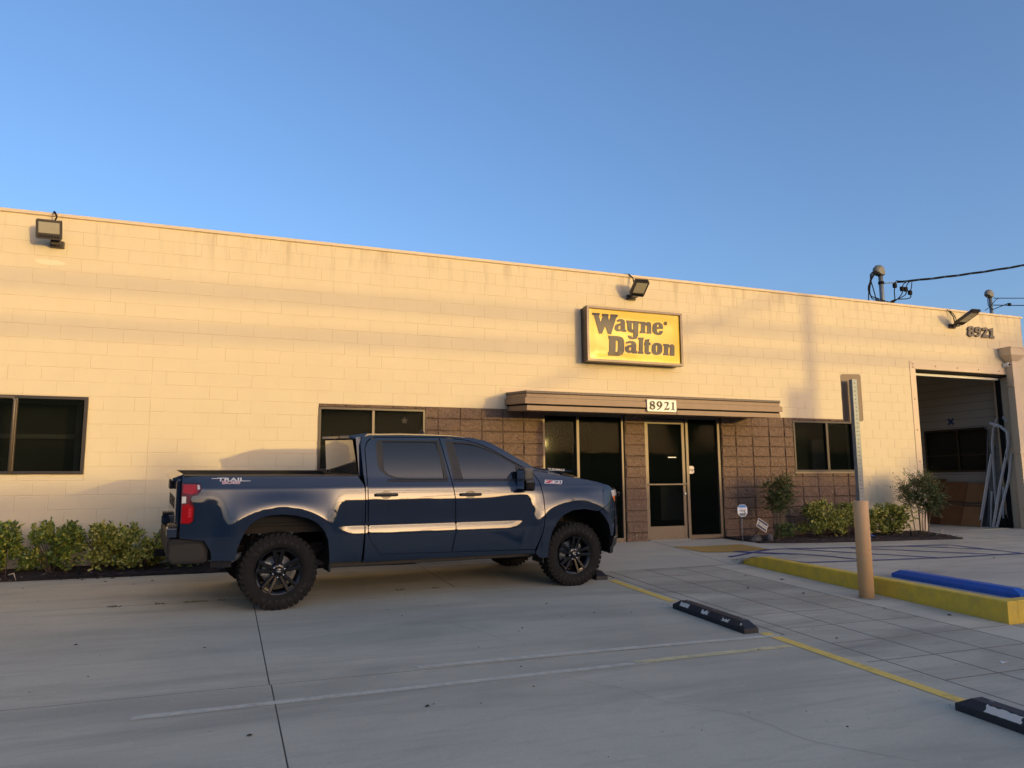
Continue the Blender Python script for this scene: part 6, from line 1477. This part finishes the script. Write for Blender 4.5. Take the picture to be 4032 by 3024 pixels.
def arc_text(word, a0, r_, size, step):
    out = []
    for i, ch in enumerate(word):
        a = a0-i*step; mt = Matrix.Translation((r_*math.cos(a), -.1385, r_*math.sin(a))) @ FRONT @ Matrix.Rotation(a-math.pi/2, 4, 'Z')
        out.append(text_obj('sidewall_letter', ch, size, mt, M_TXT, None, .0015, .0008))
    return out
TX = arc_text('GOODYEAR', R(150), .318, .050, R(12.5))+arc_text('WRANGLER', R(-22), .318, .050, R(12.5)) 
for wi, (wx, wy, flip, spin) in enumerate(((0., -.875, 0, 8), (WB, -.885, 0, 20), (0., .875, 1, 30), (WB, .875, 1, 50))):
    w_ = thing('wheel'); w_.parent = truck; w_.location = (wx, wy, WR); w_.rotation_euler = (0, R(spin), math.pi if flip else 0)
    if wi == 1: w_.rotation_euler = (0, R(spin), R(-2))
    for nm, me_ in (('tyre', tyre_me), ('tread', lug_me), ('rim', rim_me), ('spokes', spoke_me), ('centre_cap', cap_me), ('cap_emblem', bow), ('brake_disc', disc_me), ('brake_caliper', cal_me)): link(nm, me_, None, w_)
    for me_ in nut_me: link('lug_nut', me_, None, w_)
    if wi < 2:
        for t_ in TX: o_ = t_.copy(); COL.objects.link(o_); o_.parent = w_
for t_ in TX: bpy.data.objects.remove(t_)

# badges
def on_side(cx, cz, off=.004, tilt=None, rotz=0):
    e = .01; gz = (sided(cx, cz+e)-sided(cx, cz-e))/(2*e); gx = (sided(cx+e, cz)-sided(cx-e, cz))/(2*e)
    return Matrix.Translation((cx, -(sided(cx, cz)+off), cz)) @ Matrix.Rotation(-math.atan(gz)*-1, 4, 'X') @ Matrix.Rotation(-math.atan(gx), 4, 'Z') @ FRONT @ Matrix.Rotation(R(rotz), 4, 'Z')
M_BW = mat('badge_white', (.62, .62, .64), .3); M_BR = mat('badge_red', (.38, .01, .04), .3); M_BG = mat('badge_navy', (.03, .05, .12), .3)
bd = thing('badge'); bd.parent = truck
def mk_badge(mt, items, par):
    for poly, m_, lz in items:
        o = MB().prism(poly, [], lambda p: mt @ Vector((p[0], p[1], lz)), lambda p: mt @ Vector((p[0], p[1], -.002))).build('badge_plate', m_, par)
mt = on_side(3.43, 1.347, .004, rotz=-2.5)
sk = lambda P, k=.35: [(x+y*k, y) for x, y in P]
mk_badge(mt, [(sk([(-.135, -.026), (.125, -.026), (.125, .026), (-.135, .026)]), M_BW, .001),
    (sk([(-.12, .020), (-.015, .020), (-.015, .010), (-.075, -.012), (-.025, -.012), (-.025, -.019), (-.125, -.019), (-.125, -.010), (-.062, .011), (-.12, .011)]), M_BR, .003),
    (sk([(.0, .018), (.068, .018), (.068, .008), (.035, -.014), (.012, -.014), (.045, .008), (.0, .008)]), M_BG, .0022),
    (sk([(.082, .018), (.108, .018), (.108, -.014), (.090, -.014), (.090, .008), (.082, .008)]), M_BG, .0022),
    (sk([(-.02, -.017), (.118, -.017), (.118, -.021), (-.02, -.021)]), M_BR, .003)], bd)
mt = on_side(-.525, 1.385, .004)
text_obj('badge_text', 'TRAIL', .055, mt @ Matrix.Translation((-.0, .011, 0)) @ Matrix.Scale(1.9, 4, (1, 0, 0)), M_BW, bd, .0008, .0012)
text_obj('badge_text', 'BOSS', .045, mt @ Matrix.Translation((.0, -.021, 0)) @ Matrix.Scale(1.75, 4, (1, 0, 0)), M_BW, bd, .0008, .0028)
text_obj('badge_text', 'BOSS', .045, mt @ Matrix.Translation((.0, -.021, .0018)) @ Matrix.Scale(1.75, 4, (1, 0, 0)), M_BR, bd, .0008, -.0004)
for xx in ((-.195, -.13), (.13, .195)): MB().prism([(xx[0], .022), (xx[1], .022), (xx[1], .028), (xx[0], .028)] if xx[0] < 0 else [(xx[0], -.006), (xx[1], -.006), (xx[1], 0), (xx[0], 0)], [], lambda p: mt @ Vector((p[0], p[1], .001)), lambda p: mt @ Vector((p[0], p[1], -.001))).build('badge_bar', M_BW, bd)
